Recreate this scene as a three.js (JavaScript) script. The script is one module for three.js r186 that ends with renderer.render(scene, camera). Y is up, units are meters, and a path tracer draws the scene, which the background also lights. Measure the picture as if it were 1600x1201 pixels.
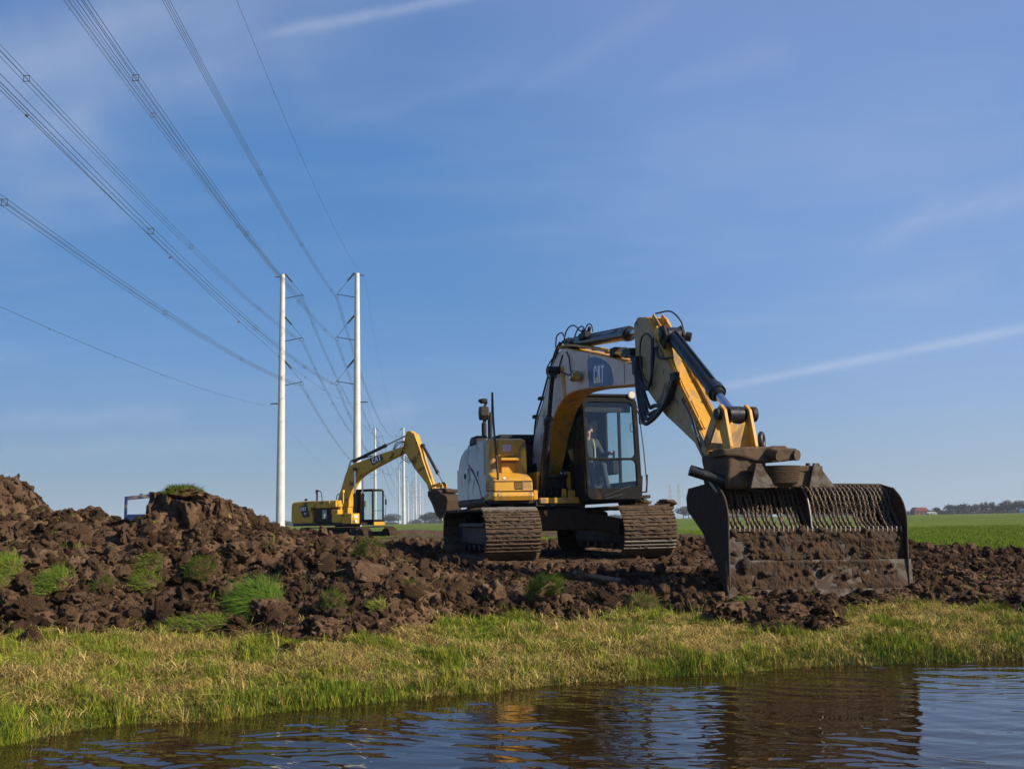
import * as THREE from 'three';
import { RoundedBoxGeometry } from 'three/addons/geometries/RoundedBoxGeometry.js';
import { MarchingCubes } from 'three/addons/objects/MarchingCubes.js';
import * as BGU from 'three/addons/utils/BufferGeometryUtils.js';

// ---------------------------------------------------------------- camera, sky, sun, exposure
const scene = new THREE.Scene();
const D2R = Math.PI / 180;
const camera = new THREE.PerspectiveCamera(39.99, 4 / 3, 0.1, 9000);
camera.rotation.order = 'YXZ';
camera.position.set(0, 1.453, 0);
camera.rotation.x = 7.373 * D2R;          // tilted slightly up
camera.rotation.z = -1.05 * D2R;          // and hand-held, a touch off level
const renderer = new THREE.WebGLRenderer({ antialias: true });
renderer.toneMapping = THREE.LinearToneMapping;
renderer.toneMappingExposure = 1.45;
renderer.shadowMap.enabled = true;

const SUN = new THREE.Vector3(0.87, 0.52, 0.17).normalize();
const sun = new THREE.DirectionalLight(new THREE.Color(1.0, 0.885, 0.70), 5.0);
sun.position.copy(SUN).multiplyScalar(120); sun.target.position.set(0, 0, -20);
sun.castShadow = true; sun.shadow.radius = 1; sun.shadow.mapSize.set(4096, 4096);
Object.assign(sun.shadow.camera, { left: -70, right: 70, top: 70, bottom: -70, near: 1, far: 400 });
scene.add(sun, sun.target);

// ---------------------------------------------------------------- random numbers and noise
let seed = 12345;
const rnd = () => { seed = (seed + 0x6D2B79F5) | 0; let t = Math.imul(seed ^ (seed >>> 15), 1 | seed); t = (t + Math.imul(t ^ (t >>> 7), 61 | t)) ^ t; return ((t ^ (t >>> 14)) >>> 0) / 4294967296; };
const reseed = (s) => { seed = s; };
const rr = (a, b) => a + (b - a) * rnd();
const clamp = (v, a = 0, b = 1) => Math.min(b, Math.max(a, v));
const sst = (a, b, v) => { const t = clamp((v - a) / (b - a)); return t * t * (3 - 2 * t); };
const mixn = (a, b, t) => a + (b - a) * t;
const lut = (tab, x) => { if (x <= tab[0][0]) return tab[0][1]; for (let i = 1; i < tab.length; i++) if (x <= tab[i][0]) { const [a, b] = [tab[i - 1], tab[i]]; return b[1] === a[1] ? a[1] : a[1] + (b[1] - a[1]) * (x - a[0]) / (b[0] - a[0]); } return tab[tab.length - 1][1]; };
const PERM = new Uint8Array(512); { reseed(7); const p = [...Array(256).keys()]; for (let i = 255; i > 0; i--) { const j = Math.floor(rnd() * (i + 1)); [p[i], p[j]] = [p[j], p[i]]; } for (let i = 0; i < 512; i++) PERM[i] = p[i & 255]; }
const GR = [[1, 1, 0], [-1, 1, 0], [1, -1, 0], [-1, -1, 0], [1, 0, 1], [-1, 0, 1], [1, 0, -1], [-1, 0, -1], [0, 1, 1], [0, -1, 1], [0, 1, -1], [0, -1, -1]];
function n3(x, y, z = 0) {
  const X = Math.floor(x), Y = Math.floor(y), Z = Math.floor(z); x -= X; y -= Y; z -= Z;
  const u = x * x * x * (x * (x * 6 - 15) + 10), v = y * y * y * (y * (y * 6 - 15) + 10), w = z * z * z * (z * (z * 6 - 15) + 10);
  const g = (i, j, k) => { const q = GR[PERM[((X + i) & 255) + PERM[((Y + j) & 255) + PERM[(Z + k) & 255]]] % 12]; return q[0] * (x - i) + q[1] * (y - j) + q[2] * (z - k); };
  const L = (a, b, t) => a + (b - a) * t;
  return L(L(L(g(0, 0, 0), g(1, 0, 0), u), L(g(0, 1, 0), g(1, 1, 0), u), v), L(L(g(0, 0, 1), g(1, 0, 1), u), L(g(0, 1, 1), g(1, 1, 1), u), v), w);
}
function fbm(x, y, z = 0, o = 4) { let s = 0, a = 0.5, n = 0; for (let i = 0; i < o; i++) { s += a * n3(x, y, z + i * 7.3); n += a; x *= 2.03; y *= 2.03; z *= 2.03; a *= 0.5; } return s / n; }

// ---------------------------------------------------------------- the sky: blue air, thin cirrus and two vapour trails
{
  const W = 2048, H = 1024, data = new Float32Array(W * H * 4), v = new THREE.Vector3();
  const EXPO = renderer.toneMappingExposure, S2L = (c) => Math.pow(c / 255, 2.2);
  const grad = [[-90, 108, 126, 142], [-1, 150, 172, 186], [0, 152, 174, 188], [2, 144, 169, 188], [3.4, 135, 165, 193], [6, 121, 158, 201], [9, 107, 151, 203], [12, 96, 143, 199], [19, 84, 133, 193], [27, 82, 124, 183], [50, 66, 108, 170], [90, 52, 90, 154]];
  const dirOf = (px, py) => { const f = 1650, d = new THREE.Vector3((px - 800) / f, (600.5 - py) / f, -1).normalize(); camera.updateMatrixWorld(); return d.transformDirection(camera.matrixWorld); };
  // great-circle bands: [start, end, half width in degrees, strength, raggedness]
  const band = (a, b, w, s, k, fade) => { const A = dirOf(...a), B = dirOf(...b); return { A, n: new THREE.Vector3().crossVectors(A, B).normalize(), L: A.angleTo(B), T: new THREE.Vector3().crossVectors(new THREE.Vector3().crossVectors(A, B).normalize(), A).normalize(), w: w * D2R, s, k, fade }; };
  const bands = [
    band([1030, 624], [1800, 474], 0.20, 0.42, 0.3, 1),       // vapour trail low on the right
    band([380, 64], [790, -20], 0.28, 0.30, 0.7, 1), band([-200, 190], [700, -60], 3.6, 0.36, 0.9, 1), band([-120, 420], [360, 170], 1.6, 0.08, 1.2, 1),          // short streak at the top
    band([1330, 390], [1720, 250], 0.85, 0.17, 1.6, 1),       // soft streak at the right edge
    band([780, 170], [1060, -10], 0.55, 0.07, 1.5, 1), band([470, 210], [830, 110], 0.5, 0.06, 1.5, 1),
    band([-40, 660], [300, 645], 0.5, 0.12, 1.2, 1), band([560, 660], [650, 635], 0.4, 0.12, 1.2, 1), band([-60, 715], [420, 690], 0.5, 0.10, 1.4, 1),
    band([1000, 140], [1240, 80], 0.7, 0.07, 1.6, 1), band([1300, 470], [1560, 430], 0.5, 0.07, 1.5, 1), band([-80, 240], [230, 330], 1.0, 0.08, 1.6, 1),
  ];
  for (let j = 0; j < H; j++) {
    const th = (0.5 - (j + 0.5) / H) * Math.PI * -1;               // row 0 is the bottom
    for (let i = 0; i < W; i++) {
      const phi = ((i + 0.5) / W - 0.5) * 2 * Math.PI;
      v.set(Math.cos(th) * Math.cos(phi), Math.sin(th), Math.cos(th) * Math.sin(phi));
      const e = Math.asin(clamp(v.y, -1, 1)) / D2R;
      let r = 0, g = 0, b = 0;
      for (let k = 1; k < grad.length; k++) if (e <= grad[k][0] || k === grad.length - 1) { const p = grad[k - 1], q = grad[k], t = clamp((e - p[0]) / (q[0] - p[0])); r = S2L(mixn(p[1], q[1], t)); g = S2L(mixn(p[2], q[2], t)); b = S2L(mixn(p[3], q[3], t)); break; }
      const ang = Math.acos(clamp(v.dot(SUN), -1, 1)) / D2R;
      const gl = 0.9 * Math.exp(-ang / 16) + 0.10 * Math.exp(-ang / 55);   // brighter air round the sun
      r += gl * 0.16; g += gl * 0.16; b += gl * 0.15;
      const lift = 0.095 * sst(98, 74, ang); r += lift; g += lift * 0.9; b += lift * 1.0;   // the sunward half of the sky is paler
      if (e > 0) {
        const up = Math.max(0.06, v.y), u = v.x / up, w = v.z / up;        // thin cirrus on a high flat layer
        let c = sst(0.0, 0.55, fbm(u * 0.55 + 3.1, w * 0.9 - 1.7, 0.3, 3) + 0.35 * fbm(u * 2.2 + w * 0.8, w * 3.4, 5.1, 4)) * 0.075 * sst(1, 12, e);
        c += 0.05 * sst(0.02, 0.6, fbm(u * 0.9 + w * 0.5, w * 2.6 - u * 0.7, 9.2, 5)) * sst(2, 10, e);
        for (const q of bands) {
          const off = Math.asin(clamp(v.dot(q.n), -1, 1)); if (Math.abs(off) > q.w * 6) continue;
          const al = Math.atan2(v.dot(q.T), v.dot(q.A)); const t = al / q.L;
          if (t < -0.05 || t > 1.05 || v.dot(q.A) < 0.5) continue;
          const wob = q.w * 0.7 * q.k * fbm(al * 14, q.w * 900, 2, 3), ww = q.w * (0.75 + 0.35 * t + 0.3 * n3(al * 22, 3.3, q.s * 50));
          const x = (off - wob) / ww; c += q.s * Math.exp(-x * x) * sst(-0.02, 0.25, t) * (1 - sst(q.w > 0.02 ? 0.35 : 0.85, 1.05, t)) * (0.75 + 0.7 * fbm(al * (q.w > 0.02 ? 7 : 30), off * (q.w > 0.02 ? 22 : 160) * q.k, 1.2, 4));
        }
        c = clamp(c, 0, 0.6);
        r = mixn(r, 0.66, c); g = mixn(g, 0.70, c); b = mixn(b, 0.80, c);
      }
      const o = (j * W + i) * 4; data[o] = r / EXPO; data[o + 1] = g / EXPO; data[o + 2] = b / EXPO; data[o + 3] = 1;
    }
  }
  const sky = new THREE.DataTexture(data, W, H, THREE.RGBAFormat, THREE.FloatType);
  sky.mapping = THREE.EquirectangularReflectionMapping; sky.magFilter = sky.minFilter = THREE.LinearFilter; sky.colorSpace = THREE.LinearSRGBColorSpace; sky.needsUpdate = true;
  scene.background = sky; scene.environment = sky;
}
scene.fog = new THREE.FogExp2(new THREE.Color(0.42, 0.50, 0.60), 0.00015);

// ---------------------------------------------------------------- helpers
const taken = {};
const numbered = (n) => { const k = taken[n] = (taken[n] ?? -1) + 1; return k ? n + '_' + String(k).padStart(3, '0') : n; };
const tag = (o, label, category, group, kind) => { if (label) o.userData.label = label; if (category) o.userData.category = category; if (group) o.userData.group = group; if (kind) o.userData.kind = kind; return o; };
function thing(name, label, category, pos = [0, 0, 0], turn = 0, group) { const o = new THREE.Group(); o.name = numbered(name); o.position.set(...pos); o.rotation.y = turn; tag(o, label, category, group); scene.add(o); return o; }
function mesh(name, geo, mat, parent = scene) { const m = new THREE.Mesh(Array.isArray(geo) ? merge(geo) : geo, mat); m.name = parent === scene ? numbered(name) : name; m.castShadow = m.receiveShadow = true; parent.add(m); return m; }
function merge(list) {
  const gs = list.flat(9).map((g) => { const q = g.index ? g.toNonIndexed() : g; for (const k of Object.keys(q.attributes)) if (!['position', 'normal', 'uv'].includes(k)) q.deleteAttribute(k); if (!q.attributes.uv) q.setAttribute('uv', new THREE.Float32BufferAttribute(new Float32Array(q.attributes.position.count * 2), 2)); return q; });
  return gs.length === 1 ? gs[0] : BGU.mergeGeometries(gs);
}
function uvm(g, s = 1) {     // uv in metres from the face direction
  const q = g.index ? g.toNonIndexed() : g, p = q.attributes.position, n = q.attributes.normal, uv = new Float32Array(p.count * 2);
  for (let i = 0; i < p.count; i += 3) {
    const ax = Math.abs(n.getX(i) + n.getX(i + 1) + n.getX(i + 2)), ay = Math.abs(n.getY(i) + n.getY(i + 1) + n.getY(i + 2)), az = Math.abs(n.getZ(i) + n.getZ(i + 1) + n.getZ(i + 2));
    for (let k = i; k < i + 3; k++) { const X = p.getX(k), Y = p.getY(k), Z = p.getZ(k); const [a, b] = ax >= ay && ax >= az ? [Z, Y] : ay >= az ? [X, Z] : [X, Y]; uv[k * 2] = a * s; uv[k * 2 + 1] = b * s; }
  }
  q.setAttribute('uv', new THREE.BufferAttribute(uv, 2)); return q;
}
const V = (x, y, z) => new THREE.Vector3(x, y, z);
function bx(x0, x1, y0, y1, z0, z1, r = 0.015) { const w = x1 - x0, h = y1 - y0, d = z1 - z0; const g = new RoundedBoxGeometry(w, h, d, 1, Math.min(r, w * 0.45, h * 0.45, d * 0.45)); g.translate((x0 + x1) / 2, (y0 + y1) / 2, (z0 + z1) / 2); return uvm(g); }
function rod(a, b, r0, r1 = r0, seg = 12, cap = true) { const A = V(...a), B = V(...b), L = A.distanceTo(B), g = new THREE.CylinderGeometry(r1, r0, L, seg, 1, !cap); g.translate(0, L / 2, 0); g.applyQuaternion(new THREE.Quaternion().setFromUnitVectors(V(0, 1, 0), B.clone().sub(A).normalize())); g.translate(...a); return g; }
function tube(pts, r, seg = 24, rs = 6) { return new THREE.TubeGeometry(new THREE.CatmullRomCurve3(pts.map((p) => V(...p))), seg, r, rs, false); }
function bar(a, b, w, h, r = 0.01) { const A = V(...a), B = V(...b), L = A.distanceTo(B), g = new RoundedBoxGeometry(w, h, L, 1, Math.min(r, w * 0.4, h * 0.4)); const m = new THREE.Matrix4().lookAt(B, A, Math.abs(B.y - A.y) > 0.98 * L ? V(0, 0, 1) : V(0, 1, 0)); g.applyMatrix4(m); g.translate(...A.clone().add(B).multiplyScalar(0.5).toArray()); return uvm(g); }
function outline(pts, smooth) { const s = new THREE.Shape(); if (smooth) { const c = new THREE.CatmullRomCurve3(pts.map(([z, y]) => V(z, y, 0)), true, 'catmullrom', 0.35).getPoints(smooth); c.forEach((p, i) => i ? s.lineTo(p.x, p.y) : s.moveTo(p.x, p.y)); } else pts.forEach((p, i) => i ? s.lineTo(...p) : s.moveTo(...p)); return s; }
function prism(pts, x0, x1, bev = 0.01, smooth = 0, holes) {   // a (z, y) outline pushed along x
  const s = pts instanceof THREE.Shape ? pts : outline(pts, smooth); if (holes) s.holes.push(...holes);
  const g = new THREE.ExtrudeGeometry(s, { depth: Math.max(1e-4, x1 - x0 - 2 * bev), bevelEnabled: bev > 0, bevelSize: bev, bevelOffset: -bev, bevelThickness: bev, bevelSegments: 2, curveSegments: 8 });
  g.rotateY(-Math.PI / 2); g.translate(x1 - bev, 0, 0); return uvm(g);
}
function panel(pts, z0, z1, bev = 0.006, smooth = 0, holes) {  // an (x, y) outline pushed along z
  const s = pts instanceof THREE.Shape ? pts : outline(pts, smooth); if (holes) s.holes.push(...holes);
  const g = new THREE.ExtrudeGeometry(s, { depth: Math.max(1e-4, z1 - z0 - 2 * bev), bevelEnabled: bev > 0, bevelSize: bev, bevelOffset: -bev, bevelThickness: bev, bevelSegments: 2, curveSegments: 8 });
  g.translate(0, 0, z0 + bev); return uvm(g);
}
function inset(pts, d) { const n = pts.length; let ar = 0; for (let i = 0; i < n; i++) { const a = pts[i], b = pts[(i + 1) % n]; ar += a[0] * b[1] - b[0] * a[1]; } const sg = ar > 0 ? 1 : -1; return pts.map((p, i) => { const a = pts[(i + n - 1) % n], b = pts[(i + 1) % n]; let tx = b[0] - a[0], ty = b[1] - a[1]; const l = Math.hypot(tx, ty) || 1; return [p[0] - sg * ty / l * d, p[1] + sg * tx / l * d]; }); }
function lump(seedv, detail = 3, amp = 0.35, sq = [1, 1, 1]) {  // an irregular clod, about one unit in radius
  const g0 = new THREE.IcosahedronGeometry(1, detail); g0.deleteAttribute('uv'); g0.deleteAttribute('normal'); const g = BGU.mergeVertices(g0, 1e-4), p = g.attributes.position, v = new THREE.Vector3();
  for (let i = 0; i < p.count; i++) { v.fromBufferAttribute(p, i); const k = 1 + amp * fbm(v.x * 1.3 + seedv * 3.7, v.y * 1.3, v.z * 1.3 + seedv, 2) * 1.8 + amp * 0.55 * n3(v.x * 4 + seedv, v.y * 4, v.z * 4); v.multiplyScalar(k); p.setXYZ(i, v.x * sq[0], v.y * sq[1], v.z * sq[2]); }
  g.computeVertexNormals(); return g;
}
// ---------------------------------------------------------------- materials
const L2S = (c) => Math.round(255 * Math.pow(clamp(c), 1 / 2.2));
const dataTex = (N, fn, srgb, rep = 1) => { const d = new Uint8Array(N * N * 4); for (let j = 0; j < N; j++) for (let i = 0; i < N; i++) { const c = fn(i / N, j / N), o = (j * N + i) * 4; d[o] = c[0]; d[o + 1] = c[1]; d[o + 2] = c[2]; d[o + 3] = 255; } const t = new THREE.DataTexture(d, N, N); t.wrapS = t.wrapT = THREE.RepeatWrapping; t.magFilter = THREE.LinearFilter; t.minFilter = THREE.LinearMipmapLinearFilter; t.generateMipmaps = true; t.repeat.set(rep, rep); if (srgb) t.colorSpace = THREE.SRGBColorSpace; t.needsUpdate = true; return t; };
const tfb = (u, v, f, s, o = 4) => { let t = 0, a = 0.5, n = 0; for (let k = 0; k < o; k++) { const F = f * (1 << k), th = u * 2 * Math.PI, ph = v * 2 * Math.PI, R = F / (2 * Math.PI); t += a * n3(Math.cos(th) * R + s, Math.sin(th) * R + Math.cos(ph) * R * 0.93 + s * 2.1, Math.sin(ph) * R - s + k * 9.1); n += a; a *= 0.5; } return t / n; };
// painted steel with splashed mud and dust: [paint], [mud], how much, metres per tile
function painted(paint, mud, amount, tile, rough = 0.45, extra = {}) {
  const s = paint[0] * 31 + paint[2] * 77 + amount * 5, N = 384, F = new Float32Array(N * N), Q = new Float32Array(N * N); let mf = 0, mq = 0;
  for (let j = 0, o = 0; j < N; j++) for (let i = 0; i < N; i++, o++) { F[o] = tfb(i / N, j / N, 5, s + 4, 5); Q[o] = tfb(i / N, j / N, 3, s, 4); mf += F[o]; mq += Q[o]; }
  mf /= N * N; mq /= N * N;
  const at = (A, u, v) => A[Math.floor(v * N) * N + Math.floor(u * N)], stain = (u, v) => sst(0.70 - amount * 0.62, 1.02 - amount * 0.5, 0.5 + 1.1 * (at(F, u, v) - mf));
  const map = dataTex(N, (u, v) => { const dust = clamp(0.5 + 1.2 * (at(Q, u, v) - mq)), sp = sst(0.30, 0.42, tfb(u, v, 40, s + 8, 2)) * amount; const k = clamp(Math.max(stain(u, v) * 0.85, sp * 0.8) + dust * amount * 0.35), g = 0.90 + 0.2 * tfb(u, v, 9, s + 2, 3); return [0, 1, 2].map((c) => L2S(mixn(paint[c] * g, mud[c], k))); }, true, 1 / tile);
  const rm = dataTex(192, (u, v) => { const r = 255 * clamp(mixn(rough + 0.12 * tfb(u, v, 9, s, 2), 0.92, clamp(stain(u, v) + amount * 0.3))); return [r, r, r]; }, false, 1 / tile);
  return new THREE.MeshPhysicalMaterial({ map, roughnessMap: rm, roughness: 1, ...extra });
}
const MUD = [0.056, 0.032, 0.018], DUST = [0.20, 0.15, 0.10];
const M = {
  yellow: painted([0.64, 0.325, 0.018], DUST, 0.20, 1.3, 0.42),
  yellowFar: painted([0.64, 0.33, 0.018], MUD, 0.14, 2.6, 0.4),
  grey: painted([0.80, 0.60, 0.46], DUST, 0.14, 1.9, 0.5),
  stickSide: painted([0.46, 0.32, 0.15], MUD, 0.20, 1.4, 0.6),
  tailGrey: painted([0.42, 0.395, 0.385], DUST, 0.07, 1.9, 0.32),
  door: painted([0.20, 0.22, 0.25], DUST, 0.10, 1.7, 0.2),
  dark: painted([0.015, 0.015, 0.017], MUD, 0.12, 0.9, 0.55, { specularIntensity: 0.5 }),
  cabdark: painted([0.008, 0.008, 0.0095], MUD, 0.04, 1.1, 0.85, { specularIntensity: 0.35 }),
  hydraulic: painted([0.011, 0.012, 0.017], MUD, 0.05, 0.8, 0.3),
  muddy: painted([0.034, 0.026, 0.020], MUD, 0.8, 0.8, 0.7, { specularIntensity: 0.25 }),
  trackMud: painted([0.060, 0.044, 0.031], [0.115, 0.074, 0.046], 0.8, 0.8, 0.75, { specularIntensity: 0.25 }),
  plate: painted([0.085, 0.068, 0.055], MUD, 0.6, 0.7, 0.45, { metalness: 0.0 }),
  rubber: new THREE.MeshStandardMaterial({ color: new THREE.Color().setRGB(0.012, 0.012, 0.013), roughness: 0.5 }),
  chrome: new THREE.MeshStandardMaterial({ color: new THREE.Color().setRGB(0.55, 0.56, 0.60), roughness: 0.22, metalness: 1 }),
  worn: new THREE.MeshStandardMaterial({ color: new THREE.Color().setRGB(0.27, 0.24, 0.21), roughness: 0.5, metalness: 0.4 }),
  chain: painted([0.15, 0.105, 0.07], MUD, 0.4, 0.3, 0.5, { metalness: 0.25 }),
  white: new THREE.MeshStandardMaterial({ color: new THREE.Color().setRGB(0.78, 0.78, 0.78), roughness: 0.5 }),
  logoBlue: new THREE.MeshStandardMaterial({ color: new THREE.Color().setRGB(0.035, 0.085, 0.17), roughness: 0.4 }),
  logoBlack: new THREE.MeshStandardMaterial({ color: new THREE.Color().setRGB(0.012, 0.012, 0.014), roughness: 0.4 }),
  logoYellow: new THREE.MeshStandardMaterial({ color: new THREE.Color().setRGB(0.75, 0.45, 0.03), roughness: 0.45 }),
  glass: new THREE.MeshPhysicalMaterial({ color: new THREE.Color().setRGB(0.92, 0.97, 0.96), roughness: 0.03, transmission: 1, thickness: 0, ior: 1.5 }),
  tinted: new THREE.MeshPhysicalMaterial({ color: new THREE.Color().setRGB(0.34, 0.40, 0.40), roughness: 0.04, transmission: 1, thickness: 0, ior: 1.5 }),
  lens: new THREE.MeshPhysicalMaterial({ color: new THREE.Color().setRGB(0.62, 0.60, 0.50), roughness: 0.2, clearcoat: 1 }),
  amber: new THREE.MeshPhysicalMaterial({ color: new THREE.Color().setRGB(0.36, 0.22, 0.02), roughness: 0.3, clearcoat: 1 }),
  pole: painted([0.60, 0.59, 0.57], [0.50, 0.48, 0.45], 0.05, 17, 0.55),
  wire: new THREE.MeshStandardMaterial({ color: new THREE.Color().setRGB(0.055, 0.06, 0.07), roughness: 0.6 }),
  insul: new THREE.MeshStandardMaterial({ color: new THREE.Color().setRGB(0.020, 0.035, 0.034), roughness: 0.5 }),
  steel: new THREE.MeshStandardMaterial({ color: new THREE.Color().setRGB(0.30, 0.32, 0.34), roughness: 0.6 }),
  blue: painted([0.006, 0.026, 0.10], DUST, 0.12, 1.2, 0.4),
  soil: new THREE.MeshPhysicalMaterial({ vertexColors: true, roughness: 1, specularIntensity: 0.2 }),
  clod: new THREE.MeshPhysicalMaterial({ color: 0xffffff, roughness: 1, specularIntensity: 0.2 }),
  clodOne: painted([0.085, 0.048, 0.027], [0.14, 0.09, 0.055], 0.25, 0.6, 0.95, { specularIntensity: 0.2 }),
  blade: new THREE.MeshPhysicalMaterial({ color: 0xffffff, roughness: 0.8, specularIntensity: 0.3 }),
  water: new THREE.MeshPhysicalMaterial({ color: new THREE.Color().setRGB(0.024, 0.0145, 0.0055), roughness: 0.025, ior: 1.333 }),
  wood: painted([0.19, 0.12, 0.07], MUD, 0.4, 0.4, 0.9),
};
{ // crumbly relief for bare earth
  const b = dataTex(512, (u, v) => { const k = 255 * clamp(0.5 + 0.8 * tfb(u, v, 10, 2.2, 5)); return [k, k, k]; }, false, 1 / 0.7);
  M.soil.bumpMap = b; M.soil.bumpScale = 0.03; M.clod.bumpMap = b; M.clod.bumpScale = 0.02; M.clodOne.bumpMap = b; M.clodOne.bumpScale = 0.03; M.muddy.bumpMap = b; M.muddy.bumpScale = 0.012; M.plate.bumpMap = b; M.plate.bumpScale = 0.006; M.chain.bumpMap = b; M.chain.bumpScale = 0.004;
}

// ---------------------------------------------------------------- the land: bank, turned earth, meadow (d is the distance ahead, -z)
const shore = [[-14, 2.2], [-8, 5.2], [-5, 6.7], [-3.53, 7.44], [-3.27, 7.85], [-2.93, 8.18], [-2.25, 8.32], [-1.59, 8.73], [-0.59, 9.25], [0.53, 9.83], [1.62, 10.1], [2.74, 10.51], [3.92, 10.67], [5.08, 10.85], [9, 11.3], [20, 12.5], [60, 17]];
const shoreD = (x) => lut(shore, x) + 0.10 * n3(x * 1.7, 0.3) + 0.05 * n3(x * 6, 1.3);
const sEdge = [[-14, 9], [-9, 9.6], [-5.1, 10.4], [-4.2, 11.0], [-2.7, 11.0], [-1.86, 10.5], [-0.9, 12.0], [0, 12.5], [0.75, 12.2], [1.5, 13.3], [2.0, 12.5], [2.8, 11.5], [3.56, 11.8], [4.0, 13.1], [5.3, 13.4], [6.3, 12.8], [9, 13.4], [20, 14.5]];
const sBack = [[-30, 75], [0, 75], [1.5, 60], [4, 44], [6.4, 38], [7.6, 27], [8.6, 21], [9.6, 18], [14, 16.5], [30, 17]];
const rise = [[0, 0], [0.2, 0.09], [0.9, 0.19], [3, 0.36], [5, 0.50], [9, 0.72], [12, 0.79]];
const ridge = [[-16, 1.1], [-9, 1.2], [-7.3, 1.38], [-6.85, 1.34], [-6.5, 0.92], [-6.0, 0.92], [-5.2, 0.76], [-4.8, 0.84], [-4.5, 1.06], [-4.2, 1.10], [-3.85, 1.00], [-3.4, 0.76], [-3.0, 0.66], [-2.55, 0.58], [-2.1, 0.36], [-1.5, 0.24], [-0.5, 0.15], [1, 0.08], [4, 0.05], [6, 0.10], [9, 0.12], [30, 0.1]];
const soilMask = (x, d) => { const e = lut(sEdge, x) + 0.35 * n3(x * 1.4, d * 1.4, 3) + 0.12 * n3(x * 5, d * 5, 8); const b = lut(sBack, x) * (1 + 0.10 * n3(x * 0.5, d * 0.3, 5)); let m = sst(e - 0.14, e + 0.34, d) * (1 - sst(b - 0.5, b + 0.3, d)); if (d > 26) m *= 1 - 0.85 * sst(0.05, 0.25, n3(x * 0.20, d * 0.12, 12) + (d - 26) * 0.004); return m; };
const trackZone = (x, d) => (1 - sst(2.6, 3.6, Math.abs(x - 0.9))) * sst(15.8, 17, d) * (1 - sst(26, 29, d));
function land(x, d, fine = true) {
  const s = (d - shoreD(x)) * 0.94;
  if (s < 0) return Math.max(-0.7, s * 0.75);
  let h = lut(rise, s) + sst(0.05, 0.6, s) * (0.05 * n3(x * 1.6, d * 1.6, 1) + 0.032 * n3(x * 4.3, d * 4.3, 3)) * (1 - sst(15, 25, d)) + 0.02 * n3(x * 0.35, d * 0.35, 4);
  const m = soilMask(x, d);
  if (m > 0) {
    const e = lut(sEdge, x), tz = trackZone(x, d);
    const sh = sst(e - 0.3, 14.0, d) * (1 - 0.86 * sst(14.4, 17.6, d));
    const heap = lut(ridge, x) * (0.55 * sh + 0.45 * sh * sh);
    const w = x < -0.5 ? 1 : x < 3 ? 0.8 : 0.55;
    const near = w * (1 - 0.7 * sst(15.5, 18, d));
    let lumps = 0.13 * (0.55 - Math.abs(n3(x * 1.35 + 5, d * 1.35, 6)) * 1.9) + 0.10 * n3(x * 0.7, d * 0.9, 9);
    lumps += 0.085 * (0.45 - Math.abs(n3(x * 3.3, d * 3.3, 2)) * 1.6);
    let f = 0; if (fine) { f = 0.046 * (0.4 - Math.abs(n3(x * 7.5, d * 7.5, 4)) * 1.5) + 0.022 * n3(x * 15, d * 15, 7); }
    h += m * (0.06 * (1 - tz) + heap + near * (1 - tz) * lumps + (0.35 + 0.65 * near) * (1 - 0.6 * tz) * f + 0.025 * tz * n3(x * 3, d * 3, 3));
    if (x > -2.4 && x < 0.4) h += 0.20 * Math.exp(-(((x + 1.65) / 0.7) ** 2) - (((d - 12.4) / 1.1) ** 2)) * m;
    if (x > -6 && x < -3) h -= 0.22 * Math.exp(-(((x + 4.0) / 0.9) ** 2) - (((d - 12.2) / 0.7) ** 2)) * m;
  }
  h -= 0.40 * Math.exp(-(((x + 9.2) / 4.2) ** 4) - (((d - 59) / 4.5) ** 4));
  return h;
}
const mixc = (a, b, t) => [a[0] + (b[0] - a[0]) * t, a[1] + (b[1] - a[1]) * t, a[2] + (b[2] - a[2]) * t];
const SOIL1 = [0.084, 0.049, 0.029], SOIL2 = [0.145, 0.088, 0.053], SOIL3 = [0.046, 0.028, 0.018];
const soilCol = (x, d) => { const a = clamp(0.5 + fbm(x * 0.9, d * 0.9, 2, 3)), b = clamp(0.5 + 1.2 * n3(x * 4, d * 4, 5)); return mixc(mixc(SOIL3, SOIL1, a), SOIL2, b * 0.6); };
const grassCol = (x, d) => { const a = sst(-0.25, 0.35, fbm(x * 0.8, d * 0.8, 7, 3)); return mixc([0.080, 0.095, 0.017], [0.165, 0.118, 0.038], a * (1 - sst(14, 19, d) * 0.8)); };
const meadowCol = (x, d) => { const a = clamp(0.5 + 1.1 * fbm(x * 0.16, d * 0.05, 3, 4)), b = clamp(0.5 + n3(x * 0.9, d * 0.35, 6)); return mixc(mixc([0.080, 0.126, 0.012], [0.114, 0.164, 0.021], a), [0.165, 0.170, 0.04], b * 0.35); };
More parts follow.
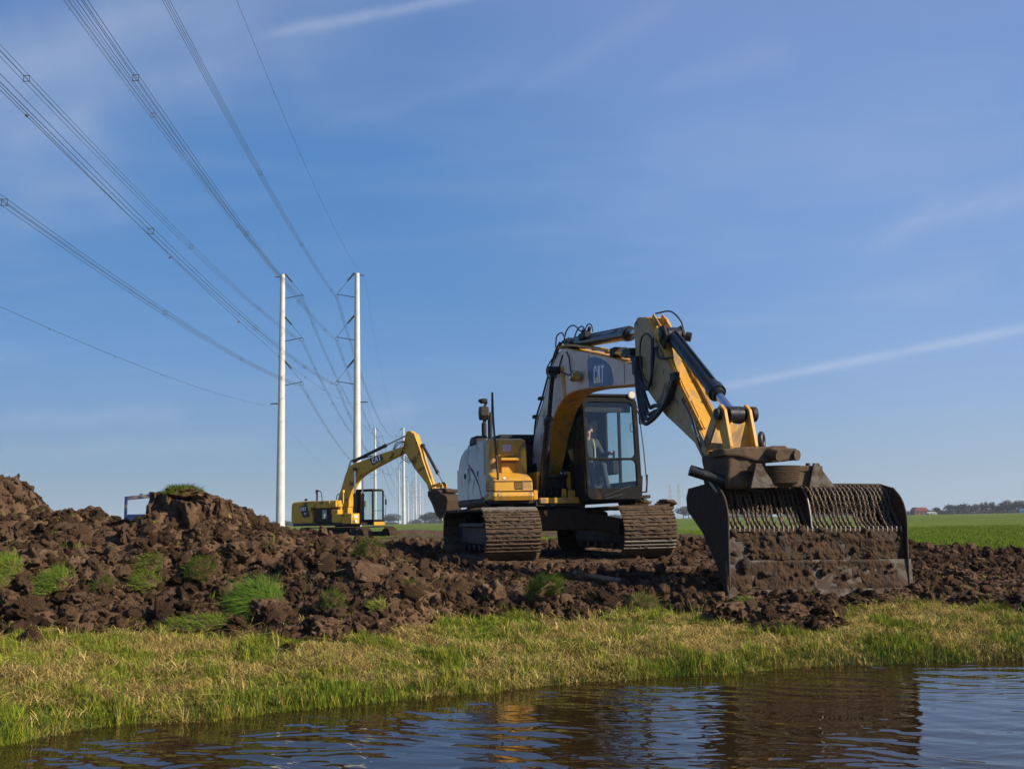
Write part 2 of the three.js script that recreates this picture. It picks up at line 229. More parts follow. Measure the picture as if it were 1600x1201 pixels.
function sheet(xs, ds, hf, cf) {
  const nx = xs.length, nd = ds.length, pos = new Float32Array(nx * nd * 3), col = new Float32Array(nx * nd * 3), uv = new Float32Array(nx * nd * 2), idx = new Uint32Array((nx - 1) * (nd - 1) * 6);
  for (let j = 0, o = 0; j < nd; j++) for (let i = 0; i < nx; i++, o++) { const x = xs[i], d = ds[j]; pos[o * 3] = x; pos[o * 3 + 1] = hf(x, d); pos[o * 3 + 2] = -d; uv[o * 2] = x; uv[o * 2 + 1] = d; if (cf) { const c = cf(x, d); col[o * 3] = c[0]; col[o * 3 + 1] = c[1]; col[o * 3 + 2] = c[2]; } }
  for (let j = 0, o = 0; j < nd - 1; j++) for (let i = 0; i < nx - 1; i++) { const a = j * nx + i, b = a + 1, c = a + nx, e = c + 1; idx.set([a, b, c, b, e, c], o); o += 6; }
  const g = new THREE.BufferGeometry(); g.setAttribute('position', new THREE.BufferAttribute(pos, 3)); g.setAttribute('uv', new THREE.BufferAttribute(uv, 2)); if (cf) g.setAttribute('color', new THREE.BufferAttribute(col, 3)); g.setIndex(new THREE.BufferAttribute(idx, 1)); g.computeVertexNormals(); return g;
}
const steps = (tab) => { const o = []; for (const [a, b, s] of tab) for (let v = a; v < b - s * 0.5; v += s) o.push(v); o.push(tab[tab.length - 1][1]); return o; };
{
  const xs = steps([[-24, -8, 0.25], [-8, 7, 0.036], [7, 12, 0.09], [12, 30, 0.4]]), ds = steps([[2, 6.5, 0.2], [6.5, 9.5, 0.06], [9.5, 16.5, 0.032], [16.5, 24, 0.09], [24, 40, 0.25], [40, 78, 0.8]]);
  const g = sheet(xs, ds, (x, d) => land(x, d), (x, d) => { const m = soilMask(x, d), s = d - shoreD(x); const gc = mixc(grassCol(x, d), meadowCol(x, d), sst(14.5, 19, d)); return mixc(s < 0.1 ? mixc(SOIL3, gc, sst(-0.1, 0.1, s)) : gc, soilCol(x, d), sst(0.01, 0.22, m)); });
  tag(mesh('ground', g, M.soil), 'dark turned earth and grassy ditch bank sloping to the water', null, null, 'structure');
  // the meadow, on to the horizon
  const mx = [-6000, -2500, -900, -300, -100, -24, 0, 30, 80, 200, 600, 1800, 6000], md = [30, 60, 78, 110, 160, 240, 400, 700, 1300, 2400, 5500];
  const mg = sheet(mx, md, () => 0.745, null);
  const gt = dataTex(512, (u, v) => { const a = clamp(0.5 + 0.9 * tfb(u, v, 4, 1.1, 5)), b = clamp(0.5 + 0.9 * tfb(u, v, 23, 6.1, 3)); return mixc(mixc([0.072, 0.116, 0.012], [0.104, 0.152, 0.019], a), [0.15, 0.155, 0.036], b * 0.4).map(L2S); }, true, 1 / 26);
  tag(mesh('meadow', mg, new THREE.MeshPhysicalMaterial({ map: gt, roughness: 1, specularIntensity: 0.1 })), 'flat green meadow running to the horizon', null, null, 'structure');
}

// ---------------------------------------------------------------- the ditch: dark peaty water with small wind ripples
{
  reseed(99); const wv = [];
  for (let i = 0; i < 26; i++) { const L = 0.075 * Math.pow(6.5, rnd()), a = rr(-0.8, 0.8) + 1.35, k = 2 * Math.PI / L; wv.push([Math.cos(a) * k, Math.sin(a) * k, rr(0, 6.3), 0.0150 * Math.pow(L / 0.5, 0.05) / k]); }
  const wh = (x, d) => { const wx = x + 0.35 * n3(x * 0.8, d * 0.8, 1), wd = d + 0.25 * n3(x * 0.9, d * 0.9, 2), calm = 0.45 + 0.75 * sst(-0.35, 0.45, n3(x * 0.45, d * 0.9, 5)); let h = 0; for (const [kx, kd, p, a] of wv) h += a * Math.sin(kx * wx + kd * wd + p); return h * calm; };
  const xs = steps([[-40, -6, 1], [-6, 8, 0.024], [8, 40, 0.5]]), ds = steps([[-8, 5.2, 0.6], [5.2, 11.6, 0.020], [11.6, 16, 0.5]]);
  tag(mesh('water', sheet(xs, ds, wh, null), M.water), 'dark rippled ditch water reflecting sky and bucket', null, null, 'structure');
}
// ---------------------------------------------------------------- shared excavator pieces. Machine frame: x to its left, y up, z forward
const BOOM = [[-0.50, 1.80], [-0.44, 2.12], [-0.29, 2.40], [0.06, 2.76], [0.42, 3.06], [0.80, 3.42], [1.10, 3.68], [1.38, 3.85], [1.66, 3.92], [1.95, 3.88], [2.33, 3.79], [3.20, 3.60], [4.10, 3.39], [4.90, 3.19], [5.40, 3.06], [5.62, 2.98], [5.69, 2.88], [5.62, 2.76], [5.42, 2.73], [4.90, 2.775], [4.10, 2.86], [3.16, 2.95], [2.46, 2.99], [2.05, 2.985], [1.70, 2.93], [1.40, 2.83], [1.12, 2.66], [0.82, 2.40], [0.48, 2.02], [0.16, 1.62], [-0.05, 1.50], [-0.26, 1.48], [-0.44, 1.60]];
const FOOT = [-0.25, 1.72], TIP = [5.50, 2.88];
const STICK = [[5.30, 3.71], [5.47, 3.80], [5.80, 3.74], [5.92, 3.60], [6.42, 3.09], [6.72, 2.70], [7.25, 2.14], [7.76, 1.60], [7.90, 1.42], [7.90, 1.26], [7.78, 1.22], [7.60, 1.42], [7.36, 1.67], [6.95, 1.88], [6.42, 2.14], [6.00, 2.42], [5.62, 2.70], [5.40, 2.92], [5.33, 3.16]];
function ram(parent, name, a, b, rB, rR, split, mats = [M.hydraulic, M.chrome]) {      // a hydraulic ram: barrel, rod, end eyes
  const A = V(...a), B = V(...b), m = A.clone().lerp(B, split), u = B.clone().sub(A).normalize(), e = (p, k) => p.clone().addScaledVector(u, k).toArray();
  const s = mesh(name, [rod(a, m.toArray(), rB, rB, 18), rod(e(m, -0.09), e(m, 0.03), rB * 1.22, rB * 1.22, 18), rod(e(m, 0.03), e(m, 0.09), rB * 0.95, rB * 0.8, 18), rod([a[0] - rB, a[1], a[2]], [a[0] + rB, a[1], a[2]], rB * 1.15, rB * 1.15, 16), rod(e(A, 0.12), e(m, -0.16), rB * 0.16, rB * 0.16, 6).translate(0, rB * 1.05, rB * 0.4)], mats[0], parent);
  mesh('piston_rod', [rod(e(m, 0.05), b, rR, rR, 14)], mats[1], s);
  mesh('rod_eye', [rod([b[0] - rR * 1.7, b[1], b[2]], [b[0] + rR * 1.7, b[1], b[2]], rR * 2.0, rR * 2.0, 16)], mats[0], s);
  return s;
}
// the maker's three letters as they stand on the machines: narrow heavy capitals, the A on a small triangle
function letters(parent, w, h, place, tri = true, mat = M.white) {
  const lw = w * 0.29, gap = (w - 3 * lw) / 2, st = lw * 0.34, q = h * 0.12;
  const C = [[0, q], [q * 0.6, 0], [lw - q * 0.6, 0], [lw, q], [lw, h * 0.33], [lw - st, h * 0.33], [lw - st, st * 0.75], [st, st * 0.75], [st, h - st * 0.75], [lw - st, h - st * 0.75], [lw - st, h * 0.67], [lw, h * 0.67], [lw, h - q], [lw - q * 0.6, h], [q * 0.6, h], [0, h - q]];
  const a0 = lw + gap * 0.6, aw = lw + gap * 0.8, Ac = [[a0, 0], [a0 + aw * 0.26, h], [a0 + aw * 0.74, h], [a0 + aw, 0], [a0 + aw - st * 0.95, 0], [a0 + aw / 2, h * 0.58], [a0 + st * 0.95, 0]];
  const t0 = 2 * lw + 2 * gap, T = [[t0 + lw / 2 - st / 2, 0], [t0 + lw / 2 + st / 2, 0], [t0 + lw / 2 + st / 2, h - st * 0.8], [t0 + lw, h - st * 0.8], [t0 + lw, h], [t0, h], [t0, h - st * 0.8], [t0 + lw / 2 - st / 2, h - st * 0.8]];
  const put = (g) => { g.translate(-w / 2, -h / 2, 0); g.applyMatrix4(place); return g; };
  const o = mesh('lettering', [C, Ac, T].map((s) => put(panel(s, 0, 0.004, 0.0006))), mat, parent);
  if (tri) mesh('triangle', [put(panel([[a0 + st, 0], [a0 + aw - st, 0], [a0 + aw / 2, h * 0.42]], 0, 0.005, 0.0006))], M.logoYellow, parent);
  return o;
}
function crawler(parent, sx, o) {                // one track: frame, wheels, and every shoe of the belt
  const { gauge, w, len, r, mud, turn = 0, shoes = 50, simple } = o; const c = Math.cos(turn), s = Math.sin(turn), X = sx * gauge / 2, L = len / 2 - r;
  const fr = mesh('track_frame', [bx(-w * 0.20, w * 0.20, 0.20, 0.62, -L, L, 0.04), bx(-w * 0.34, w * 0.34, 0.56, 0.64, -L * 0.7, L * 0.7, 0.02)], M.dark, parent);
  fr.position.set(X * c, 0, -X * s); fr.rotation.y = turn;
  for (const z of [-L, L]) { const g = new THREE.CylinderGeometry(r - 0.09, r - 0.09, w * 0.26, 26); g.rotateZ(Math.PI / 2); const h = new THREE.CylinderGeometry(0.12, 0.12, w * 0.42, 16); h.rotateZ(Math.PI / 2); const k = new THREE.CylinderGeometry(r - 0.04, r - 0.04, w * 0.10, 26); k.rotateZ(Math.PI / 2); const m = mesh(z > 0 ? 'idler_wheel' : 'drive_sprocket', [g, h, k], M.dark, fr); m.position.set(0, r, z); }
  if (!simple) for (let i = 0; i < 7; i++) { const g = new THREE.CylinderGeometry(0.10, 0.10, w * 0.34, 14); g.rotateZ(Math.PI / 2); mesh('track_roller', g, M.dark, fr).position.set(0, 0.17, -L + (i + 0.5) * 2 * L / 7); }
  const P = 4 * L + 2 * Math.PI * r, pitch = P / shoes, sg = [];
  for (let v = 0; v < 3; v++) {                  // three slightly different shoes: plate with three grouser bars, unevenly caked
    const pl = [bx(-w / 2, w / 2, -0.012, 0.012, -pitch * 0.53, pitch * 0.53, 0.005)];
    const bars = [-0.34, 0.02, 0.36].map((k) => bx(-w / 2 + 0.008, w / 2 - 0.008, 0.010, 0.044, pitch * k - 0.010, pitch * k + 0.010, 0.004));
    const cake = []; for (let i = 0; i < 46; i++) { const q = lump(v * 40 + i, 1, 0.4); q.scale(rr(0.015, 0.10), rr(0.010, 0.034), rr(0.012, 0.045)); q.translate(rr(-w / 2 + 0.05, w / 2 - 0.05), 0.014, rr(-pitch * 0.42, pitch * 0.42)); cake.push(q); }
    sg.push([merge([...pl, ...(simple ? bars : [])]), simple ? null : merge(bars), simple ? null : merge(cake)]);
  }
  const at = (t) => { t = ((t % P) + P) % P; if (t < 2 * L) return [L - t, 2 * r, 0]; t -= 2 * L; if (t < Math.PI * r) { const a = t / r; return [-L - r * Math.sin(a), r + r * Math.cos(a), a]; } t -= Math.PI * r; if (t < 2 * L) return [-L + t, 0, Math.PI]; t -= 2 * L; const a = t / r; return [L + r * Math.sin(a), r - r * Math.cos(a), Math.PI + a]; };
  for (let i = 0; i < shoes; i++) {
    const [z, y, a] = at((i + 0.5) * pitch), v = Math.floor(rnd() * 3), m = mesh('track_shoe', sg[v][0], mud, fr); m.position.set(0, y, z); m.rotation.x = -a;
    if (!simple) { const b = new THREE.Mesh(sg[v][1], rnd() < 0.2 ? M.worn : M.trackMud); b.name = 'grouser_bars'; const q = new THREE.Mesh(sg[v][2], M.trackMud); q.name = 'caked_mud'; for (const k of [b, q]) { k.position.copy(m.position); k.rotation.copy(m.rotation); k.castShadow = k.receiveShadow = true; fr.add(k); } }
  }
  return fr;
}

// ---------------------------------------------------------------- the near excavator
const GY = 0.79;
reseed(21);
const ex = thing('crawler_excavator', 'large yellow and grey crawler excavator with a wide chain bucket at the ditch', 'excavator', [0.723, GY, -21.6], 15.3 * D2R);
for (const s of [-1, 1]) crawler(ex, s, { gauge: 2.593, w: 1.036, len: 4.62, r: 0.435, mud: M.trackMud, turn: -2.2 * D2R, shoes: 50 });
mesh('undercarriage', [bx(-0.95, 0.95, 0.46, 0.82, -0.85, 0.85, 0.05), bx(-0.54, 0.47, 0.485, 0.88, 0.85, 0.93, 0.01), bx(-0.95, 0.95, 0.50, 0.74, -1.25, -0.8, 0.05), bar([-0.5, 0.62, 0.75], [-0.95, 0.52, 1.5], 0.2, 0.26), bar([0.45, 0.66, 0.8], [0.98, 0.52, 1.45], 0.16, 0.3), rod([-0.1, 0.90, 0.92], [-0.1, 0.93, 0.92], 0.012), tube([[-0.12, 0.88, 0.93], [-0.12, 0.935, 0.94], [0.10, 0.935, 0.94], [0.10, 0.88, 0.93]], 0.009, 12, 5)], M.muddy, ex);
mesh('swing_ring', [rod([0, 0.80, 0], [0, 1.0, 0], 0.72, 0.72, 40)], M.dark, ex);
mesh('upper_frame', [bx(-1.34, 1.36, 0.99, 1.08, -2.1, 0.95, 0.02), bx(-0.60, 0.42, 0.93, 1.04, -0.6, 1.02, 0.02)], M.dark, ex);
mesh('frame_beam', [bx(-0.52, 0.30, 0.985, 1.10, 0.96, 1.06, 0.02), bx(-0.45, -0.35, 1.0, 1.62, -0.6, 0.62, 0.02), bx(0.18, 0.27, 1.0, 1.62, -0.6, 0.6, 0.02), bx(-0.62, -0.53, 1.06, 1.25, 0.7, 0.95, 0.02), bx(-0.02, 0.06, 1.08, 1.27, 0.85, 0.93, 0.01), bx(0.10, 0.24, 1.08, 1.24, 0.85, 0.93, 0.01)], M.yellow, ex);
// tail: counterweight, grey shells and doors on the right side
mesh('counterweight', [prism([[-2.52, 1.10], [-2.62, 1.25], [-2.64, 1.70], [-2.56, 1.95], [-2.36, 2.13], [-2.0, 2.25], [-1.42, 2.29], [-1.42, 1.08]], -1.34, 1.34, 0.10)], M.tailGrey, ex);
mesh('tail_shell', [prism([[-1.41, 1.84], [-1.41, 2.29], [-0.60, 2.31], [0.02, 2.28], [0.10, 2.20], [0.10, 1.12], [-0.18, 1.12], [-0.42, 1.42], [-0.90, 1.70], [-1.2, 1.82]], -1.385, -0.9, 0.04)], M.tailGrey, ex);
for (const [z0, z1, pts] of [[-2.5, -1.43, [[-2.46, 1.12], [-2.50, 1.30], [-2.50, 1.80], [-1.44, 1.80], [-1.44, 1.12]]], [-1.4, -0.2, [[-1.41, 1.12], [-1.41, 1.80], [-1.22, 1.78], [-0.92, 1.66], [-0.45, 1.39], [-0.22, 1.12]]]]) {
  const dr = mesh('side_door', [prism(pts, -1.375, -1.30, 0.012)], M.door, ex);
  mesh('door_latch', [bx(-1.392, -1.37, 1.58, 1.70, z1 - 0.30, z1 - 0.22, 0.006)], M.dark, dr);
}
mesh('tail_sill', [bx(-1.36, 1.36, 0.98, 1.10, -2.45, -2.05, 0.03), bx(-1.38, -1.2, 1.0, 1.115, -2.42, 0.12, 0.02)], M.dark, ex);
mesh('side_fender', [prism([[0.12, 1.12], [0.12, 1.58], [0.36, 1.60], [0.62, 1.50], [0.80, 1.28], [0.82, 1.12]], -1.395, -1.30, 0.02)], M.tailGrey, ex);
mesh('engine_hood', [bx(-0.93, 1.0, 2.26, 2.45, -1.35, -0.45, 0.04), bx(-0.93, 0.2, 1.3, 2.27, -1.4, -0.5, 0.02), bx(-0.2, 1.3, 1.1, 2.25, -1.4, -0.55, 0.03)], M.dark, ex);
mesh('air_filter_cover', [prism([[-1.1, 2.24], [-1.06, 2.38], [-0.95, 2.43], [-0.6, 2.43], [-0.55, 2.24]], -1.42, -1.12, 0.05)], M.dark, ex);
// right front: tank, boxes, steps and the bright tool box
const tank = mesh('fuel_tank', [prism([[0.11, 1.12], [0.11, 2.26], [0.30, 2.30], [0.52, 2.26], [0.56, 2.10], [0.56, 1.12]], -1.375, -0.62, 0.05)], M.yellow, ex);
mesh('upper_locker', [bx(-1.22, -0.86, 1.93, 2.23, 0.55, 0.62, 0.01), bx(-1.20, -0.80, 1.84, 1.89, 0.55, 0.74, 0.01), bx(-1.16, -0.88, 1.60, 1.80, 0.55, 0.60, 0.01)], M.yellow, ex);
{ const c = document.createElement('canvas'); c.width = 128; c.height = 96; const g = c.getContext('2d'); g.fillStyle = '#cfc4c8'; g.fillRect(0, 0, 128, 96); g.fillStyle = '#9a6a78'; for (let i = 0; i < 6; i++) g.fillRect(10, 12 + i * 13, 108, 4); const t = new THREE.CanvasTexture(c); t.colorSpace = THREE.SRGBColorSpace; const m = mesh('warning_sticker', new THREE.PlaneGeometry(0.17, 0.13), new THREE.MeshStandardMaterial({ map: t, roughness: 0.5 }), ex); m.position.set(-1.05, 2.09, 0.623); }
const tb = mesh('tool_box', [prism([[0.35, 1.24], [0.35, 1.60], [0.62, 1.60], [0.92, 1.50], [1.04, 1.435], [1.05, 1.24]], -1.43, -0.655, 0.03), prism([[0.35, 1.06], [0.35, 1.215], [1.06, 1.215], [1.075, 1.14], [1.03, 1.06]], -1.45, -0.645, 0.03)], M.yellow, ex);
mesh('lid_seam', [bx(-1.42, -0.665, 1.415, 1.428, 1.035, 1.052, 0.002)], M.dark, tb);
mesh('vent_grille', [bx(-1.02, -0.86, 1.262, 1.405, 1.03, 1.0535, 0.004)], M.dark, tb);
for (let i = 0; i < 3; i++) mesh('vent_bar', [bx(-1.02, -0.86, 1.292 + i * 0.038, 1.304 + i * 0.038, 1.05, 1.060, 0.002)], M.yellow, tb);
mesh('tool_box_emblem', [panel([[-1.235, 1.47], [-1.17, 1.47], [-1.19, 1.505], [-1.225, 1.505]], 0.985, 0.992, 0.001)], M.white, tb);
mesh('hand_rail', [tube([[-1.398, 3.15, 0.9], [-1.385, 2.6, 0.9], [-1.35, 1.9, 0.95], [-1.335, 1.30, 1.02], [-1.36, 1.14, 1.06]], 0.022, 30, 8), rod([-1.398, 3.15, 0.9], [-1.40, 2.75, 0.9], 0.018, 0.026)], M.hydraulic, ex);
// exhaust with the camera cluster on top of the tail
const st = mesh('exhaust_stack', [rod([-1.13, 2.25, -0.9], [-1.13, 2.72, -0.9], 0.055, 0.055), rod([-1.0, 2.25, -0.9], [-1.0, 2.95, -0.9], 0.05, 0.05), rod([-1.13, 2.72, -0.9], [-1.10, 2.80, -0.9], 0.04, 0.03), prism([[-0.98, 2.80], [-1.02, 2.95], [-0.95, 3.08], [-0.82, 3.06], [-0.78, 2.88], [-0.84, 2.78]], -1.23, -1.03, 0.03), bar([-1.13, 3.05, -0.9], [-1.06, 3.17, -0.9], 0.05, 0.05)], M.dark, ex);
mesh('rear_camera', [bx(-1.21, -1.06, 3.14, 3.24, -0.98, -0.82, 0.03), rod([-1.2, 3.19, -0.9], [-1.24, 3.205, -0.9], 0.035, 0.035)], M.dark, st);
mesh('exhaust_bracket', [rod([-1.23, 2.79, -0.9], [-1.08, 2.785, -0.9], 0.010, 0.010)], M.chrome, st);
// valve block and pipes below the boom foot
mesh('valve_block', [bx(-0.34, 0.14, 1.10, 1.52, 0.20, 0.62, 0.03), bx(-0.40, 0.18, 1.50, 1.56, 0.35, 0.68, 0.01), ...Array.from({ length: 7 }, (_, i) => rod([-0.34 + i * 0.08, 1.30, 0.60], [-0.34 + i * 0.08, 1.30, 0.72], 0.022)), rod([-0.30, 1.60, 0.64], [-0.36, 1.78, 0.6], 0.012), rod([0.10, 1.56, 0.64], [0.12, 1.66, 0.6], 0.016)], M.dark, ex);
for (let i = 0; i < 5; i++) mesh('valve_hose', [tube([[-0.34 + i * 0.12, 1.30, 0.72], [-0.36 + i * 0.13, 1.18, 0.86], [-0.42 + i * 0.14, 1.12, 0.70]], 0.018, 14)], M.rubber, ex);
for (const [x, y] of [[-0.30, 1.55], [0.02, 1.56], [0.10, 1.56]]) mesh('pipe_fitting', [rod([x, y, 0.66], [x, y + 0.03, 0.74], 0.022)], M.chrome, ex);

// ---- boom
const BO = inset(BOOM, 0.004);
const boom = mesh('boom', [prism(BO, -0.195, 0.195, 0.012, 130)], M.yellow, ex);
for (const s of [-1, 1]) { const p = inset(BOOM, 0.022); mesh('side_plate', [s < 0 ? prism(p, -0.213, -0.19, 0.004, 130) : prism(p, 0.19, 0.213, 0.004, 130)], M.grey, boom); }
mesh('weld_seam', [bx(-0.217, -0.211, 2.965, 3.555, 3.19, 3.205, 0.001), bx(-0.217, -0.211, 2.81, 3.165, 4.90, 4.915, 0.001)], M.dark, boom);
mesh('boom_brace', [bar([-0.222, 3.55, 1.72], [-0.222, 2.99, 1.82], 0.02, 0.16, 0.004)], M.yellow, boom);
mesh('cross_pin', [rod([-0.45, 3.52, 1.51], [0.45, 3.52, 1.51], 0.075, 0.075, 18), rod([-0.25, 1.72, -0.25], [0.27, 1.72, -0.25], 0.12, 0.12, 18)], M.dark, boom);
{ // the blue emblem on the boom side
  const up = -0.115, e = [[3.14, 3.46], [3.20, 3.05], [3.36, 2.965], [4.34, 2.875], [4.36, 3.05], [4.28, 3.18], [4.10, 3.29], [3.80, 3.40], [3.45, 3.475]];
  const dec = mesh('emblem', [prism(e, -0.2175, -0.212, 0.001, 60)], M.logoBlue, boom);
  const m = new THREE.Matrix4().makeRotationY(-Math.PI / 2); const rx = new THREE.Matrix4().makeRotationZ(up); const tr = new THREE.Matrix4().makeTranslation(-0.218, 3.135, 3.72);
  letters(dec, 0.52, 0.30, tr.multiply(m).multiply(rx));
}
for (const s of [-1, 1]) ram(ex, 'boom_cylinder', [s * 0.34, 1.09, 0.60], [s * 0.34, 3.50, 1.49], 0.085, 0.045, 0.62, [M.hydraulic, M.hydraulic]);
mesh('work_light', [rod([-0.23, 3.30, 2.45], [-0.34, 3.26, 2.62], 0.05, 0.05), rod([-0.30, 3.24, 2.60], [-0.34, 3.22, 2.88], 0.085, 0.10, 20)], M.dark, boom);
mesh('light_lens', [rod([-0.34, 3.22, 2.88], [-0.345, 3.217, 2.92], 0.098, 0.07, 20), rod([-0.36, 3.22, 2.66], [-0.375, 3.22, 2.86], 0.05, 0.06, 16)], M.amber, boom);
// stick cylinder along the top of the boom
ram(ex, 'stick_cylinder', [0, 4.00, 1.75], [0, 3.60, 5.46], 0.105, 0.055, 0.77);
mesh('cylinder_bracket', [prism([[1.55, 3.86], [1.62, 4.06], [1.78, 4.10], [1.92, 4.02], [2.05, 3.84]], -0.15, -0.11, 0.006), prism([[1.55, 3.86], [1.62, 4.06], [1.78, 4.10], [1.92, 4.02], [2.05, 3.84]], 0.11, 0.15, 0.006), bx(-0.16, -0.02, 3.93, 4.05, 2.5, 2.85, 0.02)], M.dark, boom);
// pipes and hoses on the boom
const hoses = [
  [[-0.17, 2.30, -0.46], [-0.17, 2.72, -0.30], [-0.17, 3.14, 0.20], [-0.17, 3.62, 0.75], [-0.17, 3.98, 1.22], [-0.17, 4.07, 1.45]],
  [[-0.10, 2.20, -0.50], [-0.10, 2.66, -0.42], [-0.10, 3.05, 0.05], [-0.10, 3.60, 0.66], [-0.10, 4.00, 1.15], [-0.10, 4.10, 1.42]],
  [[-0.03, 2.20, -0.52], [-0.03, 2.70, -0.40], [-0.03, 3.20, 0.16], [-0.03, 3.72, 0.78], [-0.03, 4.02, 1.25]],
  [[0.06, 2.60, -0.35], [0.06, 3.10, 0.15], [0.06, 3.70, 0.80], [0.06, 4.0, 1.25]],
  [[-0.17, 2.34, -0.44], [-0.15, 2.16, -0.30], [-0.14, 1.9, 0.05], [-0.16, 1.62, 0.4]],
  [[-0.18, 4.02, 1.20], [-0.18, 4.22, 1.30], [-0.15, 4.24, 1.55], [-0.12, 4.08, 1.66], [-0.10, 3.99, 2.0]],
  [[-0.10, 4.06, 1.45], [-0.10, 4.28, 1.70], [-0.08, 4.30, 2.05], [-0.06, 4.14, 2.35], [-0.05, 4.06, 2.6]],
  [[0.06, 4.0, 1.5], [0.04, 4.22, 1.85], [0.02, 4.26, 2.2], [0.0, 4.12, 2.5], [-0.04, 4.06, 2.8]],
  [[-0.16, 3.90, 1.55], [-0.24, 3.78, 1.1], [-0.26, 3.60, 0.82], [-0.24, 3.42, 0.98], [-0.23, 3.42, 1.35]],
  [[-0.22, 3.80, 2.0], [-0.25, 3.60, 2.25], [-0.25, 3.40, 2.3], [-0.24, 3.32, 2.42]],
  [[-0.22, 3.78, 1.75], [-0.24, 3.55, 1.60], [-0.25, 3.38, 2.0], [-0.24, 3.30, 2.4]],
];
for (const h of hoses) mesh('hydraulic_hose', [tube(h, h[0][1] < 3.5 && h.length > 4 ? 0.022 : 0.014, 40, 7)], M.rubber, ex);
mesh('hose_clamp', [bx(-0.24, 0.10, 3.10, 3.17, 0.08, 0.20, 0.02), bx(-0.24, 0.10, 2.76, 2.84, -0.34, -0.22, 0.02), bx(-0.2, 0.12, 3.60, 3.68, 0.62, 0.72, 0.02)], M.dark, ex);
for (const x of [-0.165, -0.115, -0.06, 0.0]) mesh('boom_pipe', [tube([[x, 3.98, 1.30], [x, 3.97, 1.70], [x, 3.86, 2.35], [x, 3.655, 3.30], [x, 3.44, 4.20], [x, 3.25, 5.0]], 0.020, 30, 7)], M.yellow, boom);
mesh('pipe_clamp', [1.9, 2.7, 3.35, 4.0, 4.7].map((z) => bar([-0.20, lut([[1.9, 3.94], [2.7, 3.78], [3.35, 3.64], [4.7, 3.32]], z), z], [0.05, lut([[1.9, 3.94], [2.7, 3.78], [3.35, 3.64], [4.7, 3.32]], z), z], 0.06, 0.06)), M.yellow, boom);
mesh('hose_manifold', [bx(-0.20, 0.05, 3.36, 3.50, 4.20, 4.42, 0.02), bx(-0.19, 0.05, 3.27, 3.40, 4.75, 4.95, 0.02), rod([-0.12, 4.0, 2.6], [-0.12, 4.10, 2.7], 0.03), rod([-0.05, 4.02, 2.75], [-0.05, 4.12, 2.85], 0.03), tube([[-0.1, 4.08, 2.7], [-0.1, 4.16, 2.9], [-0.1, 4.10, 3.1], [-0.1, 3.98, 3.15]], 0.012, 12)], M.dark, boom);
// the bundle of big hoses hanging from boom tip to stick
for (const [a, k] of [[0, 1], [0.045, 0.92], [0.09, 0.84], [0.13, 0.72]]) mesh('loop_hose', [tube([[-0.16 + a, 3.28, 4.80], [-0.24 + a * 0.3, 3.22, 5.25], [-0.29 + a * 0.4, 2.95, 5.56], [-0.30 + a * 0.4, 2.55, 5.66 + a], [-0.30 + a * 0.4, 2.88 - 0.78 * k, 5.86 + a], [-0.30 + a * 0.4, 2.90 - 0.80 * k, 6.15], [-0.28 + a * 0.3, 2.30, 6.62], [-0.24 + a * 0.3, 2.62, 6.90]], 0.032, 60, 8)], M.rubber, ex);
for (const [p, r] of [[[[-0.22, 3.34, 6.10], [-0.25, 3.44, 5.98], [-0.26, 3.40, 5.78], [-0.26, 3.10, 5.70], [-0.25, 2.80, 5.80], [-0.25, 2.68, 6.02], [-0.24, 2.90, 6.14], [-0.22, 3.20, 6.20]], 0.014], [[[-0.24, 3.34, 6.16], [-0.26, 3.0, 6.16], [-0.26, 2.72, 6.10], [-0.26, 2.60, 5.92], [-0.27, 2.75, 5.72]], 0.026], [[[-0.20, 3.20, 6.22], [-0.22, 3.04, 6.30], [-0.21, 2.98, 6.5], [-0.12, 2.98, 6.62]], 0.016], [[[-0.05, 3.78, 5.86], [0.12, 3.78, 6.05], [0.24, 3.60, 6.16], [0.22, 3.40, 6.25]], 0.013]]) mesh('stick_hose', [tube(p, r, 44, 7)], M.rubber, ex);
for (const b of [[-0.30, -0.16, 2.88, 3.16, 5.42, 5.62, 0.03], [-0.26, -0.12, 3.22, 3.34, 5.05, 5.30, 0.02], [-0.27, -0.19, 2.60, 2.72, 6.80, 6.98, 0.01]]) mesh('hose_junction', [bx(...b)], M.dark, ex);

// ---- stick
const stick = mesh('stick', [prism(inset(STICK, 0.004), -0.17, 0.17, 0.012)], M.yellow, ex);
for (const s of [-1, 1]) { const p = inset(STICK, 0.012); mesh('side_plate', [s < 0 ? prism(p, -0.187, -0.168, 0.004) : prism(p, 0.168, 0.187, 0.004)], M.stickSide, stick); }
mesh('stick_ribs', [bar([-0.09, 3.74, 5.84], [-0.09, 3.44, 6.18], 0.022, 0.11), bar([0.06, 3.74, 5.84], [0.06, 3.44, 6.18], 0.022, 0.11), bar([-0.17, 3.46, 6.10], [-0.17, 3.30, 6.26], 0.03, 0.2), bar([0.17, 3.46, 6.10], [0.17, 3.30, 6.26], 0.03, 0.2)], M.yellow, stick);
for (const [x, r] of [[-0.150, 0.014], [-0.115, 0.014], [0.13, 0.016], [0.155, 0.014]]) mesh('stick_pipe', [tube([[x, 3.0, 6.56], [x, 2.76, 6.72], [x, 2.20, 7.24], [x, 1.86, 7.55]], r, 16, 7)], M.yellow, stick);
mesh('pipe_clamp', [[2.62, 6.84], [2.30, 7.15], [2.0, 7.43]].flatMap(([y, z]) => [bar([-0.17, y, z], [-0.09, y, z], 0.05, 0.05), bar([0.11, y, z], [0.175, y, z], 0.05, 0.05)]), M.yellow, stick);
